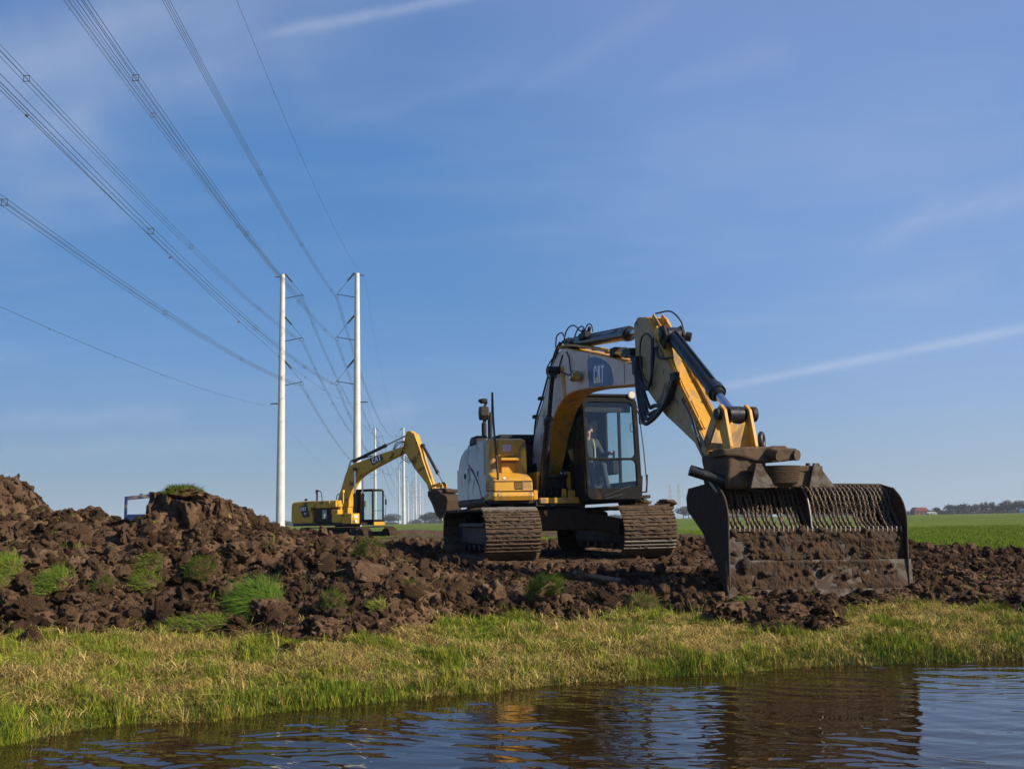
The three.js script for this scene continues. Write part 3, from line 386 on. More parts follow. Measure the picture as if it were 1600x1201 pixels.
for (const [dx, r] of [[-0.195, 0.016], [-0.205, 0.014], [-0.20, 0.018]]) mesh('stick_hose', [tube([[dx, 2.30 + r, 7.05], [dx - 0.02, 2.02, 7.35 + r * 2], [dx - 0.03, 1.75, 7.50 + r * 3], [dx, 1.42, 7.70 + r * 3], [dx + 0.05, 1.22, 7.95]], r, 24)], M.rubber, stick);
mesh('hose_coupling', [rod([-0.215, 1.92, 7.40], [-0.215, 1.78, 7.50], 0.026), rod([-0.225, 1.86, 7.47], [-0.225, 1.74, 7.56], 0.022)], M.chrome, stick);
ram(ex, 'bucket_cylinder', [0, 3.36, 6.34], [0, 1.98, 8.20], 0.105, 0.058, 0.74);
mesh('cylinder_bracket', [prism([[6.10, 3.36], [6.22, 3.50], [6.40, 3.50], [6.48, 3.34], [6.34, 3.10]], -0.16, -0.12, 0.005), prism([[6.10, 3.36], [6.22, 3.50], [6.40, 3.50], [6.48, 3.34], [6.34, 3.10]], 0.12, 0.16, 0.005), rod([-0.19, 3.36, 6.34], [0.19, 3.36, 6.34], 0.06, 0.06, 16), rod([0.19, 3.34, 6.40], [0.26, 3.32, 6.44], 0.07, 0.07, 14)], M.dark, stick);
// linkage: brown guide links and the yellow bucket link
for (const s of [-1, 1]) { mesh('guide_link', [bar([s * 0.225, 2.02, 8.16], [s * 0.225, 1.52, 7.72], 0.035, 0.15, 0.01)], M.stickSide, ex); mesh('bucket_link', [prism([[8.08, 2.06], [8.20, 2.12], [8.31, 2.04], [8.44, 1.56], [8.40, 1.44], [8.28, 1.46], [8.12, 1.86]], s < 0 ? -0.20 : 0.155, s < 0 ? -0.155 : 0.20, 0.008)], M.yellow, ex); }
mesh('link_web', [panel([[-0.16, 1.46], [0.16, 1.46], [0.16, 1.80], [0.10, 1.88], [0, 1.84], [-0.10, 1.88], [-0.16, 1.80]], 8.26, 8.30, 0.006, 0, [new THREE.Path().absarc(0.02, 1.66, 0.035, 0, 7)])], M.yellow, ex);
mesh('link_pin', [rod([-0.26, 1.99, 8.20], [0.30, 1.99, 8.20], 0.075, 0.075, 18), rod([0.24, 1.99, 8.20], [0.30, 1.99, 8.20], 0.10, 0.10, 18), rod([-0.22, 1.36, 7.80], [0.22, 1.36, 7.80], 0.09, 0.09, 18)], M.dark, ex);
// ---- tilting coupler, caked with mud
reseed(33);
const crumple = (g, amp, f) => { let q = g; if (q.index === null) { q = g.clone(); q.deleteAttribute('uv'); q.deleteAttribute('normal'); q = BGU.mergeVertices(q, 1e-4); } const p = q.attributes.position; for (let i = 0; i < p.count; i++) { const x = p.getX(i), y = p.getY(i), z = p.getZ(i); p.setXYZ(i, x + amp * n3(x * f, y * f, z * f + 3), y + amp * n3(x * f + 9, y * f, z * f), z + amp * n3(x * f, y * f + 5, z * f)); } q.computeVertexNormals(); return uvm(q); };
const cbox = (x0, x1, y0, y1, z0, z1, amp = 0.02, n = 8) => { const g = new THREE.BoxGeometry(x1 - x0, y1 - y0, z1 - z0, n, n, n); g.translate((x0 + x1) / 2, (y0 + y1) / 2, (z0 + z1) / 2); g.deleteAttribute('uv'); g.deleteAttribute('normal'); return crumple(BGU.mergeVertices(g, 1e-4), amp, 7); };
const cp = mesh('quick_coupler', [cbox(-0.24, 0.30, 1.02, 1.46, 7.72, 8.40, 0.03), panel([[-0.30, 1.52], [0.02, 1.555], [0.40, 1.55], [0.74, 1.53], [0.78, 1.48], [0.76, 1.38], [0.50, 1.36], [0.24, 1.34], [-0.05, 1.42], [-0.30, 1.44]], 8.0, 8.45, 0.03)], M.trackMud, ex);
mesh('hydraulic_motor', [rod([0.36, 1.47, 8.42], [0.40, 1.42, 8.62], 0.085, 0.07, 16), rod([0.62, 1.46, 8.2], [0.74, 1.44, 8.46], 0.07, 0.07, 16), bx(0.45, 0.66, 1.50, 1.57, 8.05, 8.35, 0.02)], M.trackMud, cp);
mesh('tilt_cylinder', [rod([-0.64, 1.27, 8.16], [-0.10, 1.08, 8.30], 0.072, 0.072, 16), rod([-0.10, 1.08, 8.30], [0.24, 0.98, 8.38], 0.04, 0.04)], M.hydraulic, cp);
mesh('support_strut', [bar([-0.44, 1.18, 8.2], [-0.34, 0.98, 8.3], 0.02, 0.03)], M.worn, cp);
mesh('rotor', [rod([0.45, 1.30, 8.35], [0.45, 1.08, 8.35], 0.34, 0.30, 28)], M.muddy, cp);
{ const g = new THREE.TorusGeometry(0.095, 0.035, 10, 24); const m = mesh('hose_guard_ring', g, M.rubber, cp); m.position.set(0.40, 1.645, 8.16); m.rotation.y = 0.9; }
mesh('coupler_bar', [bx(0.02, 1.04, 1.22, 1.30, 8.44, 8.56, 0.02), cbox(0.10, 1.0, 1.04, 1.22, 8.30, 8.54, 0.03)], M.trackMud, ex);
for (const x of [0.10, 0.92]) mesh('gusset', [panel([[x - 0.12, 1.02], [x - 0.03, 1.33], [x + 0.04, 1.33], [x + 0.10, 1.22], [x + 0.26, 1.02]], 8.56, 8.60, 0.005)], M.plate, ex);
for (const x of [0.22, 0.86]) mesh('bolt_head', [rod([x, 1.30, 8.5], [x, 1.335, 8.5], 0.03, 0.03, 6)], M.plate, ex);

// ---- the wide bucket: mud-caked plates below, rows of hanging chain above
const bk = mesh('bucket', [new THREE.BoxGeometry(0.01, 0.01, 0.01)], M.muddy, ex);
bk.position.set(-0.357, -0.29, 8.507); bk.rotation.set(0, -2.3 * D2R, -1.0 * D2R, 'YXZ');
const BW = 2.52;
{
  const P = [[-1.24, 1.05], [-1.27, 1.20], [-1.20, 1.33], [-0.80, 1.385], [-0.52, 1.39]], sh = P.concat(P.slice().reverse().map(([z, y]) => [z + 0.035, y - 0.045]));
  bk.geometry = merge([crumple(prism(sh, 0.02, BW - 0.02, 0.0), 0.0, 1), rod([0, 1.375, -0.53], [BW, 1.375, -0.53], 0.035, 0.035, 10), rod([0, 0.79, -0.04], [BW, 0.79, -0.04], 0.028, 0.028, 10)]);
  const grid = (x0, x1, z0, y0, z1, y1, nx, ny, amp, th, sd) => { const f = new THREE.PlaneGeometry(1, 1, nx, ny), p = f.attributes.position; for (let i = 0; i < p.count; i++) { const u = p.getX(i) + 0.5, v = p.getY(i) + 0.5, x = mixn(x0, x1, u), e = Math.min(1, 12 * Math.min(u, 1 - u, v + 0.04, 1.02 - v)); const k = amp * clamp(0.42 + 1.5 * fbm(x * 2.0 + sd, v * 1.2, sd, 4) + 0.55 * fbm(x * 9 + v, v * 2.2, sd + 3, 4) + 0.18 * n3(x * 40, v * 10, sd), -0.2, 1.3) - 0.006 - 0.03 * (1 - clamp(e + 0.35 * n3(x * 7, v * 5, sd + 9))); p.setXYZ(i, x, mixn(y0, y1, v), mixn(z0, z1, v) + k); } f.computeVertexNormals(); return uvm(f); };
  const slab = (x0, x1, z0, y0, z1, y1, t) => prism([[z0, y0], [z1, y1], [z1 - t * 0.6, y1 - t * 0.8], [z0 - t * 0.6, y0 - t * 0.8]], x0, x1, 0.003);
  const up = mesh('back_plate', [slab(0.03, BW - 0.03, -0.03, 0.40, -0.035, 0.79, 0.02)], M.plate, bk);
  mesh('caked_mud', grid(0.03, BW - 0.03, -0.022, 0.41, -0.026, 0.795, 260, 60, 0.055, 0, 3), M.muddy, up);
  const lo = mesh('blade_plate', [slab(-0.02, BW + 0.04, 0.045, 0.0, 0.015, 0.42, 0.03)], M.plate, bk);
  mesh('caked_mud', grid(-0.01, BW + 0.03, 0.046, -0.02, 0.018, 0.42, 260, 60, 0.045, 0, 8), M.muddy, lo);
  mesh('cutting_edge', [slab(-0.02, BW + 0.04, 0.085, -0.10, 0.062, 0.06, 0.022)], M.plate, bk);
  const W = [[0.03, 0], [0.03, 0.3], [0.03, 1.0], [-0.06, 1.2], [-0.24, 1.345], [-0.50, 1.40], [-1.20, 1.35], [-1.28, 1.22], [-1.25, 1.05], [-0.74, 0.755], [-0.32, 0.345], [-0.05, -0.03]];
  for (const x of [0, BW - 0.03]) { const w = mesh('side_wall', [prism(W, x, x + 0.03, 0.006)], M.muddy, bk); mesh('wall_edge', [tube([[x + 0.015, 0.02, 0.035], [x + 0.015, 0.6, 0.035], [x + 0.015, 1.0, 0.035], [x + 0.015, 1.2, -0.055], [x + 0.015, 1.345, -0.235]], 0.012, 24, 6)], M.plate, w); }
  { const m = BW * 0.465, w = mesh('divider', [prism([[-0.42, 1.40], [-0.24, 1.33], [-0.12, 1.20], [-0.06, 1.02], [-0.02, 0.80], [-0.25, 0.80], [-0.40, 1.05], [-0.6, 1.36]], m, m + 0.03, 0.005)], M.muddy, bk); mesh('wall_edge', [tube([[m + 0.015, 1.33, -0.235], [m + 0.015, 1.20, -0.115], [m + 0.015, 1.02, -0.055], [m + 0.015, 0.82, -0.02]], 0.012, 18, 6)], M.worn, w); }
  { reseed(808); const cl = []; for (let i = 0; i < 70; i++) { const q = lump(i + 300, 2, 0.45), s = rr(0.012, 0.045), lowp = rnd() < 0.5, y = lowp ? rr(-0.04, 0.42) : rr(0.42, 0.82); q.scale(s * rr(0.8, 1.8), s * rr(0.8, 1.5), s * 0.7); q.translate(rr(0.02, BW - 0.02), y, lowp ? 0.055 : 0.0); cl.push(uvm(q.toNonIndexed())); } tag(mesh('clinging_mud', cl, M.muddy, bk), null, null, null, 'stuff'); }
  // every strand of chain is one piece
  const strands = [0, 1, 2, 3].map((v) => { reseed(500 + v); const c = new THREE.CatmullRomCurve3([[rr(-0.01, 0.01), 1.385, -0.50], [rr(-0.015, 0.015), 1.28, -0.31 - rr(0, 0.03)], [rr(-0.015, 0.015), 1.10, -0.22 - rr(0, 0.03)], [rr(-0.015, 0.015), 0.94, -0.15 - rr(0, 0.03)], [rr(-0.01, 0.01), 0.80, -0.03]].map((p) => V(...p))), L = c.getLength(), n = Math.round(L / 0.040), out = []; const T = new THREE.Vector3(), up0 = V(0, 1, 0);
    for (let i = 0; i < n; i++) { const t = (i + 0.5) / n, g = new THREE.TorusGeometry(0.0215, 0.0086, 5, 8); g.scale(0.85, 1.5, 1); g.rotateY(i % 2 ? Math.PI / 2 - 0.35 : -0.35 + rr(-0.2, 0.2)); c.getTangentAt(t, T); g.applyQuaternion(new THREE.Quaternion().setFromUnitVectors(up0, T.clone().negate())); const p = c.getPointAt(t); g.translate(p.x, p.y, p.z); out.push(uvm(g)); } return merge(out); });
  const N = 37; for (let i = 0; i < N; i++) { const m = mesh('chain_strand', strands[Math.floor(rnd() * 4)], M.chain, bk); m.position.x = 0.06 + (i + rr(-0.08, 0.08)) * (BW - 0.12) / (N - 1); }
  for (let i = 0; i < N - 1; i++) { const m = mesh('chain_strand', strands[Math.floor(rnd() * 4)], M.chain, bk); m.position.set(0.06 + (i + 0.5 + rr(-0.2, 0.2)) * (BW - 0.12) / (N - 1), 0.55, -0.20); m.scale.set(1, 0.6, 0.6); }
  for (let i = 0; i < N; i++) mesh('chain_lug', [bx(-0.009, 0.009, 0.775, 0.84, -0.035, -0.012, 0.004)], M.worn, bk).position.x = 0.06 + i * (BW - 0.12) / (N - 1);
}

// ---- the cab
const CX0 = 0.27, CX1 = 1.40;
const rrect = (x0, x1, y0, y1, r) => { const s = new THREE.Path(); s.moveTo(x0 + r, y0); s.lineTo(x1 - r, y0); s.quadraticCurveTo(x1, y0, x1, y0 + r); s.lineTo(x1, y1 - r); s.quadraticCurveTo(x1, y1, x1 - r, y1); s.lineTo(x0 + r, y1); s.quadraticCurveTo(x0, y1, x0, y1 - r); s.lineTo(x0, y0 + r); s.quadraticCurveTo(x0, y0, x0 + r, y0); return s; };
const asShape = (p) => { const s = new THREE.Shape(); s.curves = p.curves; s.currentPoint.copy(p.currentPoint); return s; };
const lean = (g, y0 = 1.0) => { const p = g.attributes.position; for (let i = 0; i < p.count; i++) p.setZ(i, p.getZ(i) - (p.getY(i) - y0) * 0.085); g.computeVertexNormals(); return g; };
const cab = mesh('cab', [
  lean(panel(asShape(rrect(CX0, CX1, 1.04, 3.02, 0.14)), 1.50, 1.57, 0.012, 0, [rrect(CX0 + 0.055, CX1 - 0.10, 1.84, 2.93, 0.12), rrect(CX0 + 0.055, CX1 - 0.10, 1.26, 1.795, 0.10)])),
  bx(CX0, CX1, 2.93, 3.05, -0.42, 1.36, 0.06),                        // roof
  bx(CX0, CX1, 1.0, 1.16, -0.42, 1.50, 0.03),                         // floor tray
  bx(CX0, CX0 + 0.06, 1.0, 1.75, -0.40, 1.40, 0.02), bx(CX0, CX0 + 0.06, 1.7, 3.0, -0.42, -0.30, 0.02), bx(CX1 - 0.06, CX1, 1.7, 3.0, -0.42, -0.26, 0.02),
  bx(CX1 - 0.06, CX1, 1.0, 1.40, -0.40, 1.40, 0.02), bx(CX1 - 0.05, CX1, 1.3, 2.95, 0.42, 0.50, 0.01), bx(CX0, CX1, 1.0, 1.95, -0.44, -0.36, 0.02), bx(CX0, CX1, 2.75, 3.0, -0.43, -0.37, 0.02), bx(CX0 + 0.05, CX1 - 0.05, 1.9, 2.8, -0.43, -0.38, 0.01),
], M.cabdark, ex);
mesh('windscreen', [lean(panel(asShape(rrect(CX0 + 0.05, CX1 - 0.095, 1.835, 2.935, 0.12)), 1.532, 1.538, 0.0))], M.glass, cab);
mesh('lower_windscreen', [lean(panel(asShape(rrect(CX0 + 0.05, CX1 - 0.095, 1.255, 1.80, 0.10)), 1.532, 1.538, 0.0))], M.glass, cab);
mesh('side_window', [bx(CX0 + 0.028, CX0 + 0.034, 1.74, 2.94, -0.31, 1.40, 0.001)], M.tinted, cab);
mesh('door_window', [bx(CX1 - 0.034, CX1 - 0.028, 1.39, 2.94, -0.27, 0.43, 0.001), bx(CX1 - 0.034, CX1 - 0.028, 1.39, 2.94, 0.49, 1.42, 0.001)], M.glass, cab);
mesh('roof_visor', [bx(CX0 + 0.04, CX1 - 0.06, 3.02, 3.10, 0.1, 1.36, 0.03), bar([CX0 + 0.02, 3.06, 1.38], [CX1 - 0.12, 3.055, 1.38], 0.04, 0.03)], M.cabdark, cab);
mesh('headlining', [bx(CX0 + 0.07, CX1 - 0.07, 2.86, 2.93, -0.36, 1.32, 0.01), bx(CX0 + 0.07, CX1 - 0.10, 2.74, 2.88, 1.22, 1.30, 0.01)], M.dark, cab);
{ const l = mesh('cab_lamp', [rod([1.29, 3.07, 1.33], [1.29, 3.07, 1.42], 0.06, 0.085, 20)], M.dark, cab); l.scale.set(1, 1, 1); mesh('lamp_lens', [rod([1.29, 3.07, 1.42], [1.29, 3.07, 1.44], 0.078, 0.06, 20)], M.lens, l); }
mesh('wiper', [lean(merge([bar([0.98, 1.14, 1.585], [0.62, 1.05, 1.585], 0.012, 0.02), bar([1.16, 1.30, 1.60], [0.60, 1.10, 1.60], 0.010, 0.016)]))], M.rubber, cab);
mesh('mirror', [bx(1.42, 1.56, 2.50, 2.76, 1.40, 1.45, 0.02), bar([1.36, 2.86, 1.36], [1.50, 2.60, 1.42], 0.03, 0.03)], M.dark, cab);
mesh('mirror_arm', [tube([[1.36, 2.90, 1.35], [1.46, 2.78, 1.42], [1.53, 2.52, 1.44]], 0.016, 12)], M.chrome, cab);
mesh('grab_rail', [tube([[1.45, 2.52, 1.42], [1.47, 2.0, 1.50], [1.495, 1.3, 1.54], [1.49, 1.19, 1.54], [1.42, 1.17, 1.50]], 0.011, 30)], M.dark, cab);
mesh('door_handle', [tube([[1.30, 2.52, 1.42], [1.25, 2.50, 1.42], [1.25, 2.36, 1.42], [1.30, 2.34, 1.42]], 0.008, 12)], M.dark, cab);
mesh('step_bracket', [tube([[1.50, 1.50, 1.30], [1.49, 1.34, 1.30], [1.48, 1.19, 1.30]], 0.016, 10), tube([[1.61, 1.52, 1.30], [1.60, 1.34, 1.30], [1.58, 1.19, 1.30]], 0.016, 10), bar([1.40, 1.18, 1.30], [1.60, 1.18, 1.30], 0.04, 0.025), bx(1.38, 1.62, 1.06, 1.12, 1.05, 1.42, 0.01)], M.dark, cab);
// inside
const seatG = painted([0.045, 0.050, 0.055], DUST, 0.1, 0.9, 0.8);
mesh('driver_seat', [bx(0.52, 1.02, 1.55, 1.70, 0.10, 0.62, 0.05), bar([0.77, 1.66, 0.12], [0.77, 2.34, -0.06], 0.46, 0.12, 0.05), bx(0.62, 0.92, 2.36, 2.56, -0.10, 0.0, 0.04), bx(0.60, 0.94, 1.16, 1.55, 0.15, 0.55, 0.03)], seatG, cab);
mesh('console', [bx(0.36, 0.50, 1.55, 1.86, 0.2, 0.85, 0.03), bx(1.06, 1.20, 1.55, 1.86, 0.2, 0.85, 0.03), rod([0.43, 1.86, 0.76], [0.43, 2.02, 0.80], 0.022), rod([1.13, 1.86, 0.76], [1.12, 2.02, 0.80], 0.022), bx(0.34, 0.46, 1.85, 2.10, 0.95, 1.0, 0.01), bx(0.55, 0.75, 1.16, 1.20, 1.05, 1.3, 0.01), bx(0.82, 1.02, 1.16, 1.20, 1.05, 1.3, 0.01)], M.dark, cab);

// ---------------------------------------------------------------- the operator
function bodyMesh(bones, cell, pad, k = 0.03) {           // smooth union of tapered capsules, meshed on a grid
  const lo = V(1e9, 1e9, 1e9), hi = V(-1e9, -1e9, -1e9); for (const [a, b, ra, rb] of bones) for (const [p, r] of [[a, ra], [b, rb]]) { lo.min(V(p[0] - r, p[1] - r, p[2] - r)); hi.max(V(p[0] + r, p[1] + r, p[2] + r)); }
  const c = lo.clone().add(hi).multiplyScalar(0.5), half = Math.max(hi.x - lo.x, hi.y - lo.y, hi.z - lo.z) / 2 + pad, n = Math.min(110, Math.ceil(2 * half / cell));
  const mc = new MarchingCubes(n, new THREE.MeshBasicMaterial(), false, false, 160000); mc.isolation = 0; const step = 2 * half / n;
  for (let z = 0; z < n; z++) for (let y = 0; y < n; y++) for (let x = 0; x < n; x++) {
    const px = c.x - half + x * step, py = c.y - half + y * step, pz = c.z - half + z * step; let d = 1e3;
    for (const [a, b, ra, rb] of bones) { const ux = b[0] - a[0], uy = b[1] - a[1], uz = b[2] - a[2], q = ux * ux + uy * uy + uz * uz, t = q ? clamp(((px - a[0]) * ux + (py - a[1]) * uy + (pz - a[2]) * uz) / q) : 0, e = Math.hypot(px - a[0] - ux * t, py - a[1] - uy * t, pz - a[2] - uz * t) - (ra + (rb - ra) * t); const h = clamp(0.5 + 0.5 * (d - e) / k); d = mixn(d, e, h) - k * h * (1 - h); }
    mc.field[x + y * n + z * n * n] = -d;
  }
  mc.update(); const cnt = mc.count, P = new Float32Array(cnt * 3), N = new Float32Array(cnt * 3), hs = half;
  for (let i = 0; i < cnt; i++) { P[i * 3] = mc.positionArray[i * 3] * hs + c.x; P[i * 3 + 1] = mc.positionArray[i * 3 + 1] * hs + c.y; P[i * 3 + 2] = mc.positionArray[i * 3 + 2] * hs + c.z; N[i * 3] = mc.normalArray[i * 3]; N[i * 3 + 1] = mc.normalArray[i * 3 + 1]; N[i * 3 + 2] = mc.normalArray[i * 3 + 2]; }
  const g = new THREE.BufferGeometry(); g.setAttribute('position', new THREE.BufferAttribute(P, 3)); g.setAttribute('normal', new THREE.BufferAttribute(N, 3)); return g;
}
{
  const op = thing('person', 'person in dark jacket with light braces sitting at the controls of the near cab', 'person', [0, 0, 0]);
  op.position.copy(ex.position); op.rotation.copy(ex.rotation);
  const s = [0.74, 1.72, 0.34];                            // hips on the seat
  const hand = (w, dir, sx) => { const o = [], p = [w[0], w[1] - 0.01, w[2] + 0.07]; o.push([w, p, 0.026, 0.032]); for (let f = 0; f < 4; f++) { const bx0 = [p[0] + (f - 1.5) * 0.019, p[1] + 0.005, p[2] + 0.02], L = [0.034, 0.040, 0.037, 0.028][f]; const m = [bx0[0], bx0[1] - L * 0.25, bx0[2] + L * 0.8], e = [m[0], m[1] - L * 0.9, m[2] - L * 0.1]; o.push([bx0, m, 0.0095, 0.009], [m, e, 0.009, 0.008]); } o.push([[p[0] - sx * 0.022, p[1], p[2] - 0.02], [p[0] - sx * 0.045, p[1] - 0.012, p[2] + 0.02], 0.011, 0.010], [[p[0] - sx * 0.045, p[1] - 0.012, p[2] + 0.02], [p[0] - sx * 0.03, p[1] - 0.035, p[2] + 0.035], 0.010, 0.008]); return o; };
  const shL = [0.93, 2.23, 0.27], shR = [0.55, 2.23, 0.27], elL = [1.03, 1.96, 0.40], elR = [0.44, 1.96, 0.38], wrL = [1.10, 1.99, 0.64], wrR = [0.44, 1.98, 0.63];
  const cloth = [[[s[0] - 0.09, s[1], s[2]], [s[0] + 0.09, s[1], s[2]], 0.13, 0.13], [[0.74, 1.80, 0.30], [0.74, 2.02, 0.27], 0.14, 0.155], [[0.64, 2.16, 0.26], [0.84, 2.16, 0.26], 0.13, 0.13], [[0.60, 2.22, 0.26], [0.88, 2.22, 0.26], 0.075, 0.075], [shL, elL, 0.068, 0.052], [elL, wrL, 0.050, 0.034], [shR, elR, 0.068, 0.052], [elR, wrR, 0.050, 0.034], [[0.65, 1.70, 0.36], [0.62, 1.72, 0.80], 0.095, 0.068], [[0.83, 1.70, 0.36], [0.88, 1.72, 0.80], 0.095, 0.068], [[0.62, 1.72, 0.80], [0.63, 1.30, 0.98], 0.065, 0.05], [[0.88, 1.72, 0.80], [0.90, 1.30, 0.98], 0.065, 0.05], [[0.63, 1.27, 0.97], [0.63, 1.24, 1.16], 0.05, 0.042], [[0.90, 1.27, 0.97], [0.90, 1.24, 1.16], 0.05, 0.042]];
  const skin = new THREE.MeshStandardMaterial({ color: new THREE.Color().setRGB(0.52, 0.28, 0.20), roughness: 0.6 }), jacket = new THREE.MeshStandardMaterial({ color: new THREE.Color().setRGB(0.030, 0.036, 0.052), roughness: 0.85 });
  const H = [0.735, 2.47, 0.36], hx = (x, y, z) => { const c = Math.cos(-0.25), q = Math.sin(-0.25); return [H[0] + x * c + z * q, H[1] + y, H[2] - x * q + z * c]; };
  const head = [[hx(0, 0.03, -0.015), hx(0, 0.02, 0.01), 0.088, 0.083], [hx(0, -0.03, 0.03), hx(0, -0.075, 0.045), 0.062, 0.042], [hx(0, 0.0, 0.088), hx(0, -0.025, 0.108), 0.012, 0.016], [hx(0.035, 0.025, 0.075), hx(0.03, 0.03, 0.072), 0.018, 0.016], [hx(-0.035, 0.025, 0.075), hx(-0.03, 0.03, 0.072), 0.018, 0.016], [hx(0.02, -0.058, 0.085), hx(-0.02, -0.058, 0.085), 0.012, 0.012], [hx(0.086, 0.005, -0.01), hx(0.090, -0.03, -0.005), 0.014, 0.010], [hx(-0.086, 0.005, -0.01), hx(-0.090, -0.03, -0.005), 0.014, 0.010], [hx(0, -0.06, -0.02), [0.74, 2.27, 0.27], 0.055, 0.062]];
  const body = mesh('body', bodyMesh([...head, ...hand(wrL, 1, 1), ...hand(wrR, 1, -1)].map((b) => b), 0.008, 0.03, 0.012), skin, op);
  mesh('jacket', bodyMesh(cloth, 0.013, 0.03, 0.045), jacket, op);
  mesh('hair', bodyMesh([[hx(0, 0.075, -0.02), hx(0, 0.062, 0.02), 0.074, 0.066], [hx(0, 0.03, -0.06), hx(0, -0.02, -0.062), 0.060, 0.05]], 0.007, 0.02, 0.02), new THREE.MeshStandardMaterial({ color: new THREE.Color().setRGB(0.30, 0.27, 0.23), roughness: 0.8 }), op);
  for (const e of [-1, 1]) mesh('eye', new THREE.SphereGeometry(0.010, 10, 8).translate(...hx(e * 0.032, 0.012, 0.083)), M.dark, body);
  for (const x of [0.625, 0.845]) mesh('brace_strap', [tube([[x, 2.28, 0.24], [x, 2.27, 0.34], [x + 0.01, 2.14, 0.395], [x + 0.01, 1.98, 0.42], [x, 1.84, 0.43]], 0.017, 20, 6)], new THREE.MeshStandardMaterial({ color: new THREE.Color().setRGB(0.55, 0.42, 0.25), roughness: 0.8 }), op);
}
// ---------------------------------------------------------------- the second excavator, working farther back on the left
reseed(55);
{
  const e2 = thing('crawler_excavator', 'smaller-looking all-yellow excavator working behind the soil heap, left of the big one', 'excavator', [-9.25, 0.39, -59], 62 * D2R);
  for (const s of [-1, 1]) crawler(e2, s, { gauge: 2.4, w: 0.8, len: 4.5, r: 0.44, mud: M.muddy, shoes: 48, simple: true });
  const Y = M.yellowFar;
  mesh('undercarriage', [bx(-0.9, 0.9, 0.5, 0.85, -0.8, 0.8, 0.05)], M.dark, e2);
  mesh('swing_ring', [rod([0, 0.84, 0], [0, 1.02, 0], 0.7, 0.7, 30)], M.dark, e2);
  mesh('upper_frame', [bx(-1.40, 1.40, 1.0, 1.14, -2.7, 1.1, 0.03)], M.dark, e2);
  mesh('counterweight', [prism([[-2.80, 1.15], [-2.86, 1.4], [-2.84, 2.20], [-2.70, 2.34], [-1.55, 2.36], [-1.30, 1.15]], -1.40, 1.40, 0.08)], Y, e2);
  const hd = mesh('engine_housing', [prism([[-1.54, 2.0], [-1.54, 2.36], [0.25, 2.36], [0.25, 2.02], [-0.4, 1.96], [-1.0, 1.96]], -1.39, 1.38, 0.04), bx(-0.9, 1.3, 1.14, 2.30, -1.6, 0.2, 0.03)], Y, e2);
  mesh('service_bay', [bx(-1.30, -0.88, 1.15, 1.98, -1.25, 0.0, 0.02)], M.dark, e2);
  mesh('service_bay_tank', [rod([-1.33, 1.38, -0.55], [-1.33, 1.86, -0.55], 0.14, 0.14, 16)], M.steel, e2);
  mesh('locker', [bx(-1.40, -0.72, 1.15, 1.62, -0.02, 0.62, 0.03), bx(-1.36, -0.9, 1.62, 1.86, -0.10, 0.35, 0.02)], Y, e2);
  const fb = mesh('front_box', [bx(-1.40, -0.62, 1.08, 1.64, 0.64, 1.30, 0.03)], Y, e2);
  mesh('front_sticker', [bx(-1.12, -0.86, 1.40, 1.54, 1.30, 1.306, 0.001)], M.white, fb); mesh('front_sticker', [bx(-1.05, -0.9, 1.16, 1.28, 1.30, 1.306, 0.001)], M.white, fb);
  mesh('flank_cover', [prism([[-0.35, 2.36], [-0.20, 2.36], [-0.06, 2.05], [-0.20, 1.95]], -1.42, -1.20, 0.02)], Y, e2);
  { const dec = mesh('emblem', [prism([[-2.28, 2.10], [-1.72, 2.12], [-1.50, 1.50], [-2.0, 1.48]], -1.412, -1.40, 0.002)], M.logoBlack, e2); const R = new THREE.Matrix4().makeRotationY(-Math.PI / 2); letters(dec, 0.40, 0.20, new THREE.Matrix4().makeTranslation(-1.413, 1.94, -1.97).multiply(R), false); letters(dec, 0.16, 0.10, new THREE.Matrix4().makeTranslation(-1.413, 1.68, -1.84).multiply(R), false); }
  mesh('exhaust_stack', [rod([-1.0, 2.34, -1.35], [-1.0, 2.86, -1.35], 0.05, 0.05), rod([-1.0, 2.86, -1.35], [-1.0, 2.98, -1.35], 0.08, 0.09)], M.dark, e2);
  mesh('mirror', [bx(-1.35, -1.25, 2.38, 2.5, -1.95, -1.8, 0.02)], M.dark, e2);
  mesh('hand_rail', [tube([[-1.3, 1.3, -0.72], [-1.3, 2.4, -0.76], [-1.3, 2.86, -0.86], [-1.3, 2.90, -1.1], [-1.3, 2.80, -1.22]], 0.022, 24)], M.dark, e2);
  mesh('hand_rail', [tube([[-1.2, 2.3, 0.12], [-1.2, 2.62, 0.18], [-1.2, 2.72, 0.32], [-1.2, 2.62, 0.46], [-1.2, 2.2, 0.52]], 0.022, 24)], M.dark, e2);
  mesh('beacon', [rod([-0.8, 2.2, 0.3], [-0.8, 2.80, 0.3], 0.03, 0.03), rod([-0.8, 2.80, 0.3], [-0.8, 2.92, 0.3], 0.08, 0.07)], M.logoYellow, e2);
  const cab = mesh('cab', [bx(0.34, 1.38, 1.02, 1.30, -0.4, 1.5, 0.02), bx(0.34, 1.38, 2.86, 2.98, -0.4, 1.42, 0.05), ...[[0.34, -0.4], [0.34, 0.55], [0.34, 1.40], [1.32, -0.4], [1.32, 1.40]].map(([x, z]) => bar([x + 0.03, 1.2, z + 0.03], [x + 0.03, 2.9, z + 0.03], 0.08, 0.08)), bx(0.33, 0.40, 1.2, 2.9, -0.4, 0.5, 0.01), bx(0.4, 1.3, 1.2, 2.3, -0.4, -0.32, 0.01), bar([0.36, 1.78, 1.46], [1.36, 1.78, 1.46], 0.03, 0.03), bx(0.6, 1.0, 1.5, 2.4, 0.0, 0.2, 0.05)], M.cabdark, e2);
